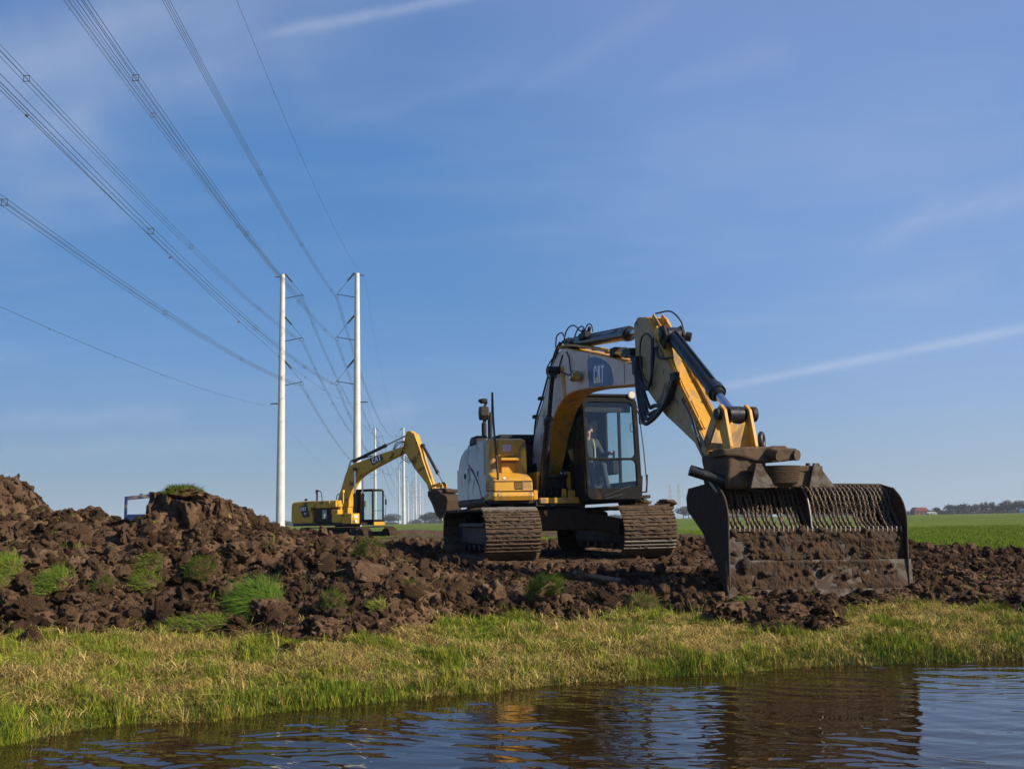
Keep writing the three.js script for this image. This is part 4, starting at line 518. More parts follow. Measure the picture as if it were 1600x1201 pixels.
  mesh('side_window', [bx(0.350, 0.358, 1.3, 2.86, 0.6, 1.42, 0.001)], M.glass, cab); mesh('windscreen', [bx(0.42, 1.32, 1.28, 2.86, 1.436, 1.442, 0.001)], M.glass, cab); mesh('door_window', [bx(1.362, 1.368, 1.3, 2.86, -0.3, 1.4, 0.001)], M.glass, cab);
  mesh('cab_skirt', [bx(0.34, 1.40, 0.98, 1.16, 1.46, 1.54, 0.02)], Y, cab);
  mesh('mirror', [bx(1.42, 1.56, 2.1, 2.42, 1.50, 1.55, 0.02), tube([[1.34, 2.75, 1.46], [1.48, 2.5, 1.52], [1.46, 1.4, 1.52]], 0.014, 16)], M.dark, cab);
  // boom, stick and rams: the same build as the near machine, set at other angles
  const dB = 27.0 * D2R, kB = 0.915, rel = (pts, o) => pts.map(([z, y]) => [z - o[0], y - o[1]]);
  const turnB = ([z, y]) => { const a = (z - FOOT[0]) * kB, b = (y - FOOT[1]) * kB; return [FOOT[0] + a * Math.cos(dB) - b * Math.sin(dB), FOOT[1] + a * Math.sin(dB) + b * Math.cos(dB)]; };
  const boom = mesh('boom', [prism(rel(inset(BOOM, 0.0), FOOT), -0.24, 0.24, 0.015, 110)], Y, e2); boom.position.set(0, FOOT[1], FOOT[0]); boom.rotation.x = -dB; boom.scale.setScalar(kB);
  { const c = [3.45 - FOOT[0], 3.27 - FOOT[1]], dec = mesh('emblem', [prism([[c[0] - 0.46, c[1] + 0.34], [c[0] + 0.42, c[1] + 0.16], [c[0] + 0.46, c[1] - 0.22], [c[0] - 0.40, c[1] - 0.14]], -0.248, -0.241, 0.002)], M.logoBlack, boom); letters(dec, 0.66, 0.30, new THREE.Matrix4().makeTranslation(-0.249, c[1] + 0.04, c[0]).multiply(new THREE.Matrix4().makeRotationY(-Math.PI / 2)).multiply(new THREE.Matrix4().makeRotationZ(-0.18)), false); }
  const tip = turnB(TIP), dS = -21.6 * D2R, kS = 1.08, turnS = ([z, y]) => { const a = (z - TIP[0]) * kS, b = (y - TIP[1]) * kS; return [tip[0] + a * Math.cos(dS) - b * Math.sin(dS), tip[1] + a * Math.sin(dS) + b * Math.cos(dS)]; };
  const stk = mesh('stick', [prism(rel(STICK, TIP), -0.21, 0.21, 0.012)], Y, e2); stk.position.set(0, tip[1], tip[0]); stk.rotation.x = -dS; stk.scale.setScalar(kS);
  const P = (q, x) => [x, q[1], q[0]];
  for (const s of [-1, 1]) ram(e2, 'boom_cylinder', [s * 0.36, 1.15, 0.75], P(turnB([1.9, 3.5]), s * 0.36), 0.085, 0.05, 0.52);
  ram(e2, 'stick_cylinder', P(turnB([1.85, 4.12]), 0), P(turnS([5.42, 3.66]), 0), 0.09, 0.045, 0.56);
  const L1 = turnS([8.15, 1.98]); ram(e2, 'bucket_cylinder', P(turnS([6.34, 3.34]), 0), P(L1, 0), 0.085, 0.045, 0.72);
  for (const s of [-1, 1]) { mesh('guide_link', [bar(P(L1, s * 0.25), P(turnS([7.6, 1.6]), s * 0.25), 0.04, 0.14)], Y, e2); mesh('bucket_link', [bar(P(L1, s * 0.2), P(turnS([8.35, 1.40]), s * 0.2), 0.06, 0.16)], Y, e2); }
  for (const [o, r] of [[0.0, 0.022], [0.08, 0.02], [0.16, 0.018]]) mesh('hydraulic_hose', [tube([P(turnB([4.7, 3.3]), -0.1 + o), P(turnB([5.2, 3.45 - o]), -0.28 + o * 0.3), P(turnB([5.75, 3.15]), -0.32 + o * 0.3), P(turnS([5.5, 2.45 + o]), -0.32 + o * 0.3), P(turnS([6.1, 2.3 + o]), -0.3 + o * 0.3)], r, 30)], M.rubber, e2);
  for (const [o, r] of [[-0.1, 0.02], [0.0, 0.022]]) mesh('hydraulic_hose', [tube([P(turnB([0.6, 3.2]), o), P(turnB([1.3, 3.92]), o), P(turnB([1.7, 4.22]), o), P(turnB([2.2, 4.02]), o), P(turnB([3.2, 3.72]), o)], r, 30)], M.rubber, e2);
  const pin = turnS([7.95, 1.30]);
  const b2 = mesh('bucket', [prism([[-0.30, 0.16], [0.36, 0.22], [0.60, 0.05], [0.92, -0.10], [1.02, -0.32], [0.92, -0.86], [0.62, -1.18], [0.42, -1.20], [0.02, -0.55], [-0.28, -0.10]], -0.62, 0.62, 0.03)], M.muddy, e2); b2.position.set(0, pin[1] + 0.04, pin[0] + 0.22); b2.scale.set(1.2, 1.05, 0.95);
  mesh('side_cutter', [prism([[0.30, -1.10], [0.02, -0.5], [-0.2, -0.1], [-0.1, -0.1], [0.12, -0.5], [0.42, -1.1]], -0.65, -0.62, 0.004)], M.plate, b2);
  mesh('coupler', [bx(-0.30, 0.30, -0.02, 0.30, -0.25, 0.62, 0.05), rod([-0.5, 0.16, 0.75], [0.5, 0.16, 0.75], 0.10, 0.10, 14)], M.muddy, b2);
  for (let i = 0; i < 5; i++) mesh('bucket_tooth', [bx(-0.58 + i * 0.27, -0.48 + i * 0.27, -1.32, -1.14, 0.46, 0.60, 0.02)], M.worn, b2);
}

// ---------------------------------------------------------------- blue steel trailer frame behind the heap
{
  const b = thing('blue_steel_frame', 'blue steel trailer with a tall hoop frame, half hidden behind the soil heap', 'trailer', [-8.78, 0.8, -24], 0.12);
  mesh('hoop_frame', [bar([0, 0.5, 0], [0, 1.335, 0], 0.06, 0.06), bar([-0.03, 1.32, 0], [1.25, 1.44, -0.1], 0.07, 0.085), bar([1.22, 0.5, -0.1], [1.22, 1.43, -0.1], 0.06, 0.06)], M.blue, b);
  mesh('frame_lug', [rod([0.33, 1.40, 0], [0.33, 1.43, 0], 0.035, 0.03)], M.blue, b); mesh('frame_lug', [rod([0.52, 1.42, 0], [0.52, 1.45, 0], 0.035, 0.03)], M.blue, b);
  mesh('trailer_bed', [bx(0.1, 2.2, 0.62, 0.96, -0.7, 0.3, 0.02)], M.blue, b);
  for (const [x, z] of [[0.4, 0.3], [1.6, 0.3], [0.4, -0.75], [1.6, -0.75]]) { const g = new THREE.TorusGeometry(0.24, 0.10, 12, 28); mesh('wheel', [g, rod([0, 0, -0.06], [0, 0, 0.06], 0.17, 0.17, 20)], M.rubber, b).position.set(x, 0.33, z); }
  mesh('axle', [bx(0.3, 1.7, 0.28, 0.40, -0.7, 0.25, 0.02), bx(0.34, 0.46, 0.35, 0.64, -0.6, 0.2), bx(1.54, 1.66, 0.35, 0.64, -0.6, 0.2)], M.dark, b);
}

// ---------------------------------------------------------------- the power line: pairs of white poles with bundled wires
const PD = [-178, 262, 700, 1220, 1660, 2100], lineX = (d) => -48.25 - 0.0775 * (d - 262), HALF = 9.45, ARM = [58.6, 47.6, 36.4];
{
  const pairWord = ['', 'nearest', 'second', 'third', 'fourth', 'farthest'];
  const build = (side) => {                      // side -1: left pole, arms point right; +1 mirrored
    const p = new THREE.Group(), s = -side;
    mesh('pole_shaft', uvm(new THREE.CylinderGeometry(0.60, 1.12, 63.9, 28, 6).translate(0, 31.95, 0)), M.pole, p);
    for (const h of [16, 32.4, 48.6]) mesh('flange', uvm(new THREE.CylinderGeometry(1.16 - 0.0083 * h, 1.17 - 0.0083 * h, 0.22, 28).translate(0, h, 0)), M.pole, p);
    for (const h of ARM) { mesh('strut_insulator', [rod([s * 0.7, h - 0.85, 0], [s * 5.1, h, 0], 0.11, 0.09, 8)], M.insul, p); mesh('tension_insulator', [rod([s * 0.7, h + 5.4, 0], [s * 2.4, h + 3.4, 0], 0.24, 0.24, 8)], M.insul, p); mesh('stay_rod', [rod([s * 2.3, h + 3.5, 0], [s * 5.1, h, 0], 0.055, 0.055, 6)], M.wire, p); mesh('yoke', [new THREE.TorusGeometry(0.42, 0.055, 6, 16).translate(s * 5.1, h - 0.5, 0)], M.wire, p); }
    mesh('earth_wire_bracket', [rod([0, 63.5, 0], [-s * 1.9, 63.3, 0], 0.13, 0.11, 8)], M.insul, p); mesh('lower_bracket', [rod([-s * 0.7, 31.0, 0], [-s * 2.7, 31.0, 0], 0.16, 0.14, 8)], M.insul, p);
    return p;
  };
  const proto = { '-1': build(-1), 1: build(1) };
  PD.forEach((d, i) => { if (i === 0) return; for (const s of [-1, 1]) { const o = i === 1 ? proto[s] : proto[s].clone(); o.name = numbered('power_line_pole'); o.position.set(lineX(d) + s * HALF, 0.6, -d); scene.add(o); tag(o, `tall white tapered power line pole, ${s < 0 ? 'left' : 'right'} one of the ${pairWord[i]} pair along the line`, 'pole', 'white poles of the power line'); } });
  // wires hang in shallow curves from pair to pair
  const hang = (off, h, sag, spans, dx = 0, dy = 0) => { const pts = []; for (let k = 0; k < spans; k++) { const a = PD[k], b = PD[k + 1], n = k === 0 ? 36 : k < 3 ? 20 : 8, S = sag * ((b - a) / 440) ** 2; for (let i = k ? 1 : 0; i <= n; i++) { const t = i / n, d = a + (b - a) * t; pts.push([lineX(d) + off + dx, h + dy - 4 * S * t * (1 - t), -d]); } } return pts; };
  const wire = (pts, r0) => { const c = new THREE.CatmullRomCurve3(pts.map((p) => V(...p))); const g = new THREE.TubeGeometry(c, pts.length * 3, r0, 4, false); return g; };
  const lvl = ['upper', 'middle', 'lower'];
  for (const s of [-1, 1]) ARM.forEach((h, k) => {
    const off = s * HALF - s * 5.1, b = thing('conductor_bundle', `bundle of four wires on the ${lvl[k]} arms of the ${s < 0 ? 'left' : 'right'} white poles`, 'power line', [0, 0, 0], 0, 'wires of the power line');
    for (const [dx, dy] of [[-0.22, -0.28], [0.22, -0.28], [-0.22, -0.72], [0.22, -0.72]]) mesh('wire', wire(hang(off, h, 10, 4, dx, dy), 0.026), M.wire, b);
    reseed(70 + k + s * 10); let d = 14 + rnd() * 20; const sq = merge([bar([-0.29, -0.24, 0], [0.29, -0.24, 0], 0.05, 0.05), bar([-0.29, 0.24, 0], [0.29, 0.24, 0], 0.05, 0.05), bar([-0.23, -0.29, 0], [-0.23, 0.29, 0], 0.05, 0.05), bar([0.23, -0.29, 0], [0.23, 0.29, 0], 0.05, 0.05)]);
    for (; d < 640; d += rr(46, 60)) { const q = d < 262 ? [(d - PD[0]) / 440, 10] : [(d - 262) / 438, 10]; mesh('wire_spacer', sq, M.wire, b).position.set(lineX(d) + off, h - 0.5 - 40 * q[0] * (1 - q[0]), -d); }
  });
  for (const [s, h, o, sag, r, name] of [[-1, 63.3, 1.8, 6, 0.009, 'top'], [1, 63.3, 1.8, 17, 0.018, 'top'], [-1, 31.0, 2.6, 9.5, 0.020, 'low outer'], [1, 31.0, 2.6, 13.2, 0.018, 'low outer']]) {
    const off = s * HALF + s * o, b = thing('earth_wire', `single thin wire on the ${name} brackets of the ${s < 0 ? 'left' : 'right'} row of white poles`, 'power line', [0, 0, 0], 0, 'single wires of the power line');
    mesh('wire', wire(hang(off, h, sag, 4), r), M.wire, b);
    for (let d = 40; d < 250; d += 23) { const t = (d - PD[0]) / 440; mesh('bird_marker', new THREE.OctahedronGeometry(0.09), M.wire, b).position.set(lineX(d) + off, h - 4 * sag * t * (1 - t) - 0.1, -d); }
  }
}
// lattice towers of another line, far off
function lattice(x, d, H, label, arms = [0.62, 0.76, 0.90]) {
  const t = thing('lattice_tower', label, 'pylon', [x, 0.6, -d], 0.2, 'far lattice towers'), w = H * 0.075, legs = [], r = H * 0.0026;
  for (const [a, b] of [[-1, -1], [1, -1], [1, 1], [-1, 1]]) mesh('tower_leg', [rod([a * w, 0, b * w], [a * w * 0.12, H, b * w * 0.12], r * 1.5, r, 4)], M.steel, t);
  const br = []; for (let k = 0; k < 9; k++) { const y0 = H * k / 9, y1 = H * (k + 1) / 9, w0 = w * (1 - 0.88 * k / 9), w1 = w * (1 - 0.88 * (k + 1) / 9); for (const z of [-1, 1]) br.push(rod([-w0, y0, z * w0], [w1, y1, z * w1], r * 0.7, r * 0.7, 4), rod([w0, y0, z * w0], [-w1, y1, z * w1], r * 0.7, r * 0.7, 4)); }
  tag(mesh('bracing', br, M.steel, t), null, null, null, 'stuff');
  for (const k of arms) mesh('cross_arm', [rod([-H * 0.17, H * k, 0], [0, H * (k + 0.02), 0], r, r * 1.6, 4), rod([H * 0.17, H * k, 0], [0, H * (k + 0.02), 0], r, r * 1.6, 4), bar([-H * 0.17, H * k, 0], [H * 0.17, H * k, 0], r * 1.6, r * 1.6, 0.01)], M.steel, t);
}
lattice(-114, 1200, 48, 'faint steel lattice tower between the far white poles'); lattice(212, 1440, 48, 'faint lattice tower on the horizon beside the bucket, left of two'); lattice(223.5, 1440, 48, 'faint lattice tower on the horizon beside the bucket, right of two'); 

// ---------------------------------------------------------------- far trees and farms on the horizon
{
  reseed(91);
  const leafC = [[0.055, 0.050, 0.040], [0.075, 0.055, 0.050], [0.060, 0.052, 0.046], [0.045, 0.055, 0.035]];
  const crownMat = leafC.map((c) => new THREE.MeshStandardMaterial({ color: new THREE.Color().setRGB(...c), roughness: 1 })), bark = new THREE.MeshStandardMaterial({ color: new THREE.Color().setRGB(0.05, 0.04, 0.035), roughness: 1 });
  const crownG = [0, 1, 2, 3, 4].map((v) => { const out = []; for (let i = 0; i < 520; i++) { const a = rr(0, 6.28), e = Math.acos(rr(-1, 1)), r = Math.pow(rnd(), 0.45) * (0.8 + 0.5 * n3(Math.cos(a) * 1.5 + v * 5, Math.cos(e) * 1.5, Math.sin(a) * 1.5)), x = Math.sin(e) * Math.cos(a) * r, y = Math.cos(e) * r, z = Math.sin(e) * Math.sin(a) * r, s = rr(0.05, 0.12), g = new THREE.TetrahedronGeometry(s); g.scale(1, rr(0.4, 1.4), 1); g.rotateX(rr(0, 6)); g.rotateZ(rr(0, 6)); g.translate(x, y, z); out.push(g); } return merge(out); });
  const trunkG = merge([rod([0, 0, 0], [0.02, 0.62, 0], 0.035, 0.02, 6), ...Array.from({ length: 7 }, (_, i) => rod([0, 0.35 + i * 0.04, 0], [0.28 * Math.cos(i * 2.4), 0.62 + i * 0.05, 0.28 * Math.sin(i * 2.4)], 0.014, 0.005, 4))]);
  const tree = (x, d, h, w, ci, label, group) => { const t = thing('tree', label, 'tree', [x, 0.6, -d], rr(0, 6), group), c = mesh('crown', crownG[Math.floor(rnd() * 5)], crownMat[ci], t); c.position.y = h * 0.60; c.scale.set(w * 0.5, h * 0.42, w * 0.5); const k = mesh('trunk', trunkG, bark, t); k.scale.setScalar(h); };
  for (const [px, h, w, c] of [[1455, 7, 9, 0], [1476, 9.5, 13, 0], [1487, 8.5, 9, 3], [1498, 10, 14, 0], [1509, 8, 8, 2], [1516, 9.5, 7, 1], [1525, 10.5, 6, 1], [1532, 10.5, 6, 1], [1541, 11, 8, 2], [1549, 7, 8, 0], [1557, 10.5, 9, 1], [1565, 11.5, 12, 1], [1573, 9, 10, 1], [1581, 12, 13, 1], [1590, 11, 9, 1], [1598, 10, 8, 2], [1610, 11, 10, 1], [1622, 9, 9, 0]]) tree((px - 800) / 1650 * 720, 720, h * 0.78, w * 0.8, c, 'bare roadside tree in the row along the far right horizon', 'trees on the right horizon');
  for (const [px, h, w] of [[604, 9, 18], [612, 10, 20], [660, 9, 16], [668, 11, 14], [676, 12, 20], [684, 12, 18], [693, 10, 18], [1062, 12, 20], [1070, 12, 18]]) tree((px - 800) / 1650 * 1000, 1000, h, w, 3, 'round far tree low on the horizon behind the machines', 'trees on the left horizon');
  const hm = new THREE.InstancedMesh(crownG[0], new THREE.MeshStandardMaterial({ color: 0xffffff, roughness: 1 }), 420), m4 = new THREE.Matrix4(); hm.name = 'far_hedge'; scene.add(hm); hm.castShadow = hm.receiveShadow = true; tag(hm, 'low dark woodland edge along the whole horizon', null, null, 'stuff');
  for (let i = 0; i < 420; i++) { const x = i < 230 ? rr(-900, 900) : rr(230, 620), d = i < 230 ? 1150 + rr(-40, 60) : 760 + rr(-20, 60), h = i < 230 ? rr(2.5, 6.5) : rr(1.6, 3.4); m4.compose(V(x, 0.6 + h * 0.35, -d), new THREE.Quaternion(), V(rr(7, 17), h * 0.8, 6)); hm.setMatrixAt(i, m4); const c = leafC[Math.floor(rnd() * 4)]; hm.setColorAt(i, new THREE.Color().setRGB(...c)); }
  const brick = new THREE.MeshStandardMaterial({ color: new THREE.Color().setRGB(0.22, 0.09, 0.06), roughness: 0.9 }), roof = new THREE.MeshStandardMaterial({ color: new THREE.Color().setRGB(0.30, 0.10, 0.07), roughness: 0.9 }), whitew = new THREE.MeshStandardMaterial({ color: new THREE.Color().setRGB(0.6, 0.6, 0.58), roughness: 0.9 });
  for (const [px, w, h, mt, label] of [[1428, 9, 5, brick, 'tiny farmhouse with a red roof beside the bucket on the horizon'], [1443, 7, 1.9, whitew, 'tiny low white shed on the right horizon'], [1597, 8, 3, whitew, 'tiny pale shed at the right edge of the horizon']]) {
    const f = thing('farm_building', label, 'building', [(px - 800) / 1650 * 700, 0.6, -700]); mesh('wall', [bx(-w / 2, w / 2, 0, h * 0.6, -4, 4, 0.02)], mt, f); mesh('roof', [panel([[-w / 2 - 0.3, h * 0.6], [w / 2 + 0.3, h * 0.6], [w * 0.3, h], [-w * 0.3, h]], -4.3, 4.3, 0.02)], mt === brick ? roof : mt, f); mesh('door', [bx(-0.6, 0.6, 0, h * 0.42, 3.98, 4.06, 0.01)], M.dark, f); for (const q of [-0.28, 0.28]) mesh('window', [bx(q * w - 0.6, q * w + 0.6, h * 0.22, h * 0.45, 3.98, 4.05, 0.01)], M.dark, f);
  }
}
// ---------------------------------------------------------------- loose earth: thousands of clods, a few big ones as things of their own
const crumb = (sd, det) => { const g = lump(sd, det, 0.30, [1, 0.82, 1]), p = g.attributes.position; for (let i = 0; i < p.count; i++) { const x = p.getX(i), y = p.getY(i), z = p.getZ(i), k = 1 + 0.30 * (0.35 - Math.abs(n3(x * 2.6 + sd, y * 2.6, z * 2.6)) * 1.7) + 0.14 * n3(x * 6 + sd, y * 6, z * 6) + 0.07 * n3(x * 12, y * 12 + sd, z * 12); let X = x * k, Y = y * k, Z = z * k; for (let c = 0; c < 4; c++) { const a = sd * 3.1 + c * 2.3, b = sd * 1.7 + c * 1.3, nx = Math.cos(a) * Math.cos(b), ny = Math.sin(b), nz = Math.sin(a) * Math.cos(b), o = X * nx + Y * ny + Z * nz - (0.52 + 0.09 * c); if (o > 0) { X -= nx * o * 0.86; Y -= ny * o * 0.86; Z -= nz * o * 0.86; } } p.setXYZ(i, X, Y, Z); } g.computeVertexNormals(); return g; };
const clodG = [0, 1, 2, 3, 4, 5].map((v) => uvm(crumb(v * 11 + 3, v < 3 ? 7 : 5).toNonIndexed()));
{
  reseed(400);
  const per = clodG.map(() => []), col = new THREE.Color(), q = new THREE.Quaternion(), eu = new THREE.Euler();
  let made = 0;
  for (let tries = 0; tries < 900000 && made < 75000; tries++) {
    const d = 9.5 + 20 * Math.pow(rnd(), 1.7), x = rr(-0.58, 0.58) * d + (rnd() < 0.45 ? -2.2 : 0); if (x > 9.5 || x < -9) continue;
    const m = soilMask(x, d); const edge = lut(sEdge, x) - d; if (m < 0.12 && !(edge > 0 && edge < 0.8 && rnd() < 0.02)) continue;
    const tz = trackZone(x, d); if (rnd() < tz * 0.75) continue;
    const und = Math.hypot((x - 0.8) / 2.3, (d - 21.6) / 3.2) < 1 ? 0.5 : 1;
    let s = 0.011 * Math.pow(1 / (1 - rnd() * 0.992), 0.50); s = Math.min(s, x < -0.5 ? 0.125 : 0.085) * (d > 18 ? 1.25 : 1) * und;
    const h = land(x, d, false); per[Math.floor(rnd() * 6)].push([x, h + s * rr(0.0, 0.55), -d, s, rr(0.75, 1.25), rr(0.6, 1.1)]); made++;
  }
  for (let i = 0; i < 700 && i < 700; i++) { const d = rr(10.4, 13.3), x = rr(-0.55, 0.5) * d; if (soilMask(x, d) < 0.6 || (x > -0.6 && rnd() < 0.5)) continue; const s = rr(0.06, x < -0.6 ? 0.15 : 0.11); if (rnd() > 0.35) continue; per[i % 3].push([x, land(x, d, false), -d, s, rr(1.0, 1.4), rr(0.6, 0.85)]); }
  per.forEach((list, v) => {
    const im = new THREE.InstancedMesh(clodG[v], M.clod, list.length), m4 = new THREE.Matrix4(); im.name = numbered('loose_soil'); im.castShadow = im.receiveShadow = true; scene.add(im);
    list.forEach(([x, y, z, s, a, b], i) => { eu.set(rr(0, 6.3), rr(0, 6.3), rr(0, 6.3)); q.setFromEuler(eu); m4.compose(V(x, y, z), q, V(s * a, s * b, s)); im.setMatrixAt(i, m4); const c = soilCol(x, -z), k = rr(0.7, 1.25) * (0.72 + 0.75 * sst(-0.3, 0.4, n3(x * 1.1, z * 1.1, 21))); im.setColorAt(i, col.setRGB(c[0] * k, c[1] * k, c[2] * k)); });
    tag(im, 'crumbly dark brown clods of dug earth', null, null, 'stuff');
  });
  for (const [x, d, s, sq, label] of [
    [-0.30, 12.75, 0.22, [0.8, 1.05, 0.8], 'upright pale brown clod in front of the left track of the near excavator'],
    [3.10, 12.35, 0.19, [1.3, 0.75, 0.9], 'greyish rounded clod on the bank below the bucket'], [2.72, 12.15, 0.14, [1, 0.9, 1], 'small grey clod just left of the rounded one under the bucket'],
    [2.42, 12.3, 0.20, [1.5, 0.8, 0.9], 'rooty dark clod tipped towards the water under the bucket lip'], [-1.95, 10.9, 0.16, [1.1, 0.9, 1], 'dark clod rolled down onto the grass below the heap'],
    [-2.62, 11.5, 0.20, [1.1, 1.0, 1], 'rounded clod beside the big green turf in front of the heap'], [-5.55, 12.3, 0.23, [1.1, 0.95, 1], 'pale smooth clod low on the left heap'], [-3.35, 13.0, 0.22, [1.2, 0.8, 1], 'large crumbly clod above the green turf on the heap slope'],
    [-1.75, 12.4, 0.24, [1, 0.9, 1], 'big lump crowning the low heap in the middle'], [6.05, 14.6, 0.17, [1.4, 0.7, 1], 'grey stone-like clod at the right edge of the dug strip'], [0.55, 12.9, 0.15, [1, 0.9, 1], 'clod next to the turf with a dark earth face'],
  ]) { const o = mesh('soil_clod', uvm(crumb(x * 9 + d, 12).scale(s * sq[0], s * sq[1], s * sq[2]).toNonIndexed()), M.clodOne); o.position.set(x, land(x, d, false) + s * 0.25, -d); o.rotation.y = x * 3; tag(o, label, 'clod', 'big clods of earth'); }
}

// ---------------------------------------------------------------- grass
const bladeGeo = (n, spread, h0, h1, w, lay, sd) => {       // a tuft: n bent blades
  reseed(sd); const P = [], I = [];
  for (let b = 0; b < n; b++) { const a = rr(0, 6.283), r = spread * Math.sqrt(rnd()), x0 = Math.cos(a) * r, z0 = Math.sin(a) * r, h = rr(h0, h1), dir = rr(0, 6.283), ln = lay * rr(0.4, 1.3) * h, ww = w * rr(0.7, 1.2), fx = -Math.sin(dir) * ww, fz = Math.cos(dir) * ww, o = P.length / 3;
    const seg = [[0, 0, 1], [0.38, 0.14, 0.9], [0.74, 0.48, 0.6], [1 - 0.25 * lay, 1, 0]];
    for (const [y, l, k] of seg) { const cx = x0 + Math.cos(dir) * ln * l, cz = z0 + Math.sin(dir) * ln * l; if (k) P.push(cx - fx * k, y * h, cz - fz * k, cx + fx * k, y * h, cz + fz * k); else P.push(cx, y * h, cz); }
    I.push(o, o + 1, o + 2, o + 1, o + 3, o + 2, o + 2, o + 3, o + 4, o + 3, o + 5, o + 4, o + 4, o + 5, o + 6); }
  const g = new THREE.BufferGeometry(); g.setAttribute('position', new THREE.Float32BufferAttribute(P, 3)); g.setIndex(I); g.computeVertexNormals(); return g;
};
const GREEN = [[0.140, 0.190, 0.015], [0.195, 0.230, 0.020], [0.088, 0.140, 0.012], [0.270, 0.255, 0.032]], DRY = [[0.39, 0.285, 0.080], [0.31, 0.225, 0.062], [0.52, 0.385, 0.13], [0.20, 0.135, 0.045]];
function scatter(name, label, geos, list, mat) { geos.forEach((g, v) => { const l = list.filter((_, i) => i % geos.length === v); if (!l.length) return; const im = new THREE.InstancedMesh(g, mat, l.length), m4 = new THREE.Matrix4(), q = new THREE.Quaternion(), c = new THREE.Color(), eu = new THREE.Euler(); im.name = numbered(name); im.castShadow = im.receiveShadow = true; scene.add(im); l.forEach(([x, y, z, s, hs, rx, ry, rz, cr], i) => { q.setFromEuler(eu.set(rx, ry, rz)); m4.compose(V(x, y, z), q, V(s, s * hs, s)); im.setMatrixAt(i, m4); im.setColorAt(i, c.setRGB(...cr)); }); tag(im, label, null, null, 'stuff'); }); }
{
  const tufts = [bladeGeo(12, 0.045, 0.03, 0.09, 0.0022, 0.7, 1), bladeGeo(14, 0.06, 0.025, 0.065, 0.0022, 1.1, 2), bladeGeo(10, 0.04, 0.05, 0.13, 0.0022, 0.6, 3)];
  const mat = [bladeGeo(13, 0.08, 0.02, 0.05, 0.0022, 2.6, 4), bladeGeo(11, 0.07, 0.03, 0.07, 0.0024, 2.4, 5)];
  reseed(600); const green = [], dry = [], field = [];
  const dens = (x, d) => sst(-0.30, 0.30, fbm(x * 0.9 + 4, d * 1.2, 2, 3) + 0.28 * n3(x * 3.5, d * 3.5, 5));   // 1 = straw, 0 = fresh
  for (let i = 0; i < 230000; i++) {
    const d = rr(6.4, 14.6), x = rr(-0.56, 0.56) * d - 0.1, s = d - shoreD(x); if (s < -0.06) continue; const m = soilMask(x, d); if (m > 0.14 && rnd() > (m < 0.4 ? 0.15 : 0.012)) continue;
    if (rnd() < 0.5 * sst(0.12, 0.35, n3(x * 1.9 + 7, d * 2.3, 31))) continue;
    const st = dens(x, d), wet = 1 - sst(0.05, 0.5, s), h = land(x, d), k = rr(0.7, 1.25);
    if (rnd() < st * 0.36 * (1 - wet * 0.5)) { const c = DRY[Math.floor(rnd() * 4)]; dry.push([x, h - 0.005, -d, rr(0.7, 1.5), rr(0.7, 1.5), rr(-0.2, 0.2), rr(0, 6.3), rr(-0.2, 0.2), c.map((q) => q * k)]); }
    else { const c = mixc(GREEN[Math.floor(rnd() * 4)], DRY[1], st * 0.35 * rnd()); green.push([x, h - 0.008, -d, rr(0.6, 1.15) * (1 - 0.25 * st), rr(0.7, 1.2) * (0.5 + 0.95 * sst(-0.1, 0.4, n3(x * 2.2, d * 2.2, 9)) + 0.25 * wet), rr(-0.25, 0.25), rr(0, 6.3), rr(-0.25, 0.25), c.map((q) => q * k)]); }
  }
  const tall = []; for (let i = 0; i < 9000; i++) { const d = rr(6.4, 14), x = rr(-0.56, 0.56) * d, s = d - shoreD(x); if (s < -0.04 || soilMask(x, d) > 0.25) continue; const cl = sst(0.05, 0.35, n3(x * 2.4, d * 2.4, 41) + 0.25 * (1 - sst(0, 0.5, s))); if (rnd() > cl) continue; const c = rnd() < 0.75 ? GREEN[Math.floor(rnd() * 4)] : DRY[Math.floor(rnd() * 3)], k = rr(0.75, 1.2); tall.push([x, land(x, d) - 0.01, -d, rr(0.7, 1.2), rr(0.8, 1.25), rr(-0.3, 0.3), rr(0, 6.3), rr(-0.3, 0.3), c.map((q) => q * k)]); }
  scatter('bank_grass', 'taller bent grass tufts on the ditch bank', [bladeGeo(9, 0.035, 0.09, 0.20, 0.0023, 0.75, 12), bladeGeo(7, 0.03, 0.12, 0.24, 0.0024, 0.6, 13)], tall, M.blade);
  scatter('bank_grass', 'fresh green grass growing on the ditch bank', tufts, green, M.blade); scatter('dry_grass', 'matted straw-coloured dead grass on the ditch bank', mat, dry, M.blade);
  for (let i = 0; i < 260000 && field.length < 70000; i++) { const d = 14 + 50 * Math.pow(rnd(), 1.6), x = rr(-0.2, 0.56) * d; if (soilMask(x, d) > 0.35) { if (d < 30 || rnd() > 0.03) continue; } if (d < 14.6 || rnd() < sst(30, 62, d)) continue; const h = land(x, d), k = rr(0.75, 1.2), c = mixc(GREEN[Math.floor(rnd() * 3)], GREEN[3], rnd() * 0.5); field.push([x, h - 0.01, -d, rr(0.9, 1.7), rr(0.5, 0.9), 0, rr(0, 6.3), 0, c.map((q, j) => q * k * [0.8, 1.0, 0.8][j])]); }
  scatter('meadow_grass', 'short green grass of the meadow behind the dug strip', [tufts[0], tufts[1]], field, M.blade);
  // long dead stems lying across the bank, and reeds standing in the water's edge on the right
  const stem = [tube([[0, 0, 0], [0.1, 0.015, 0.01], [0.22, 0.02, -0.01], [0.34, 0.0, 0.03]], 0.0016, 6, 4), tube([[0, 0, 0], [0.06, 0.05, 0.01], [0.13, 0.07, 0.03], [0.22, 0.05, 0.02]], 0.0018, 6, 4)]; const lying = [], reeds = [];
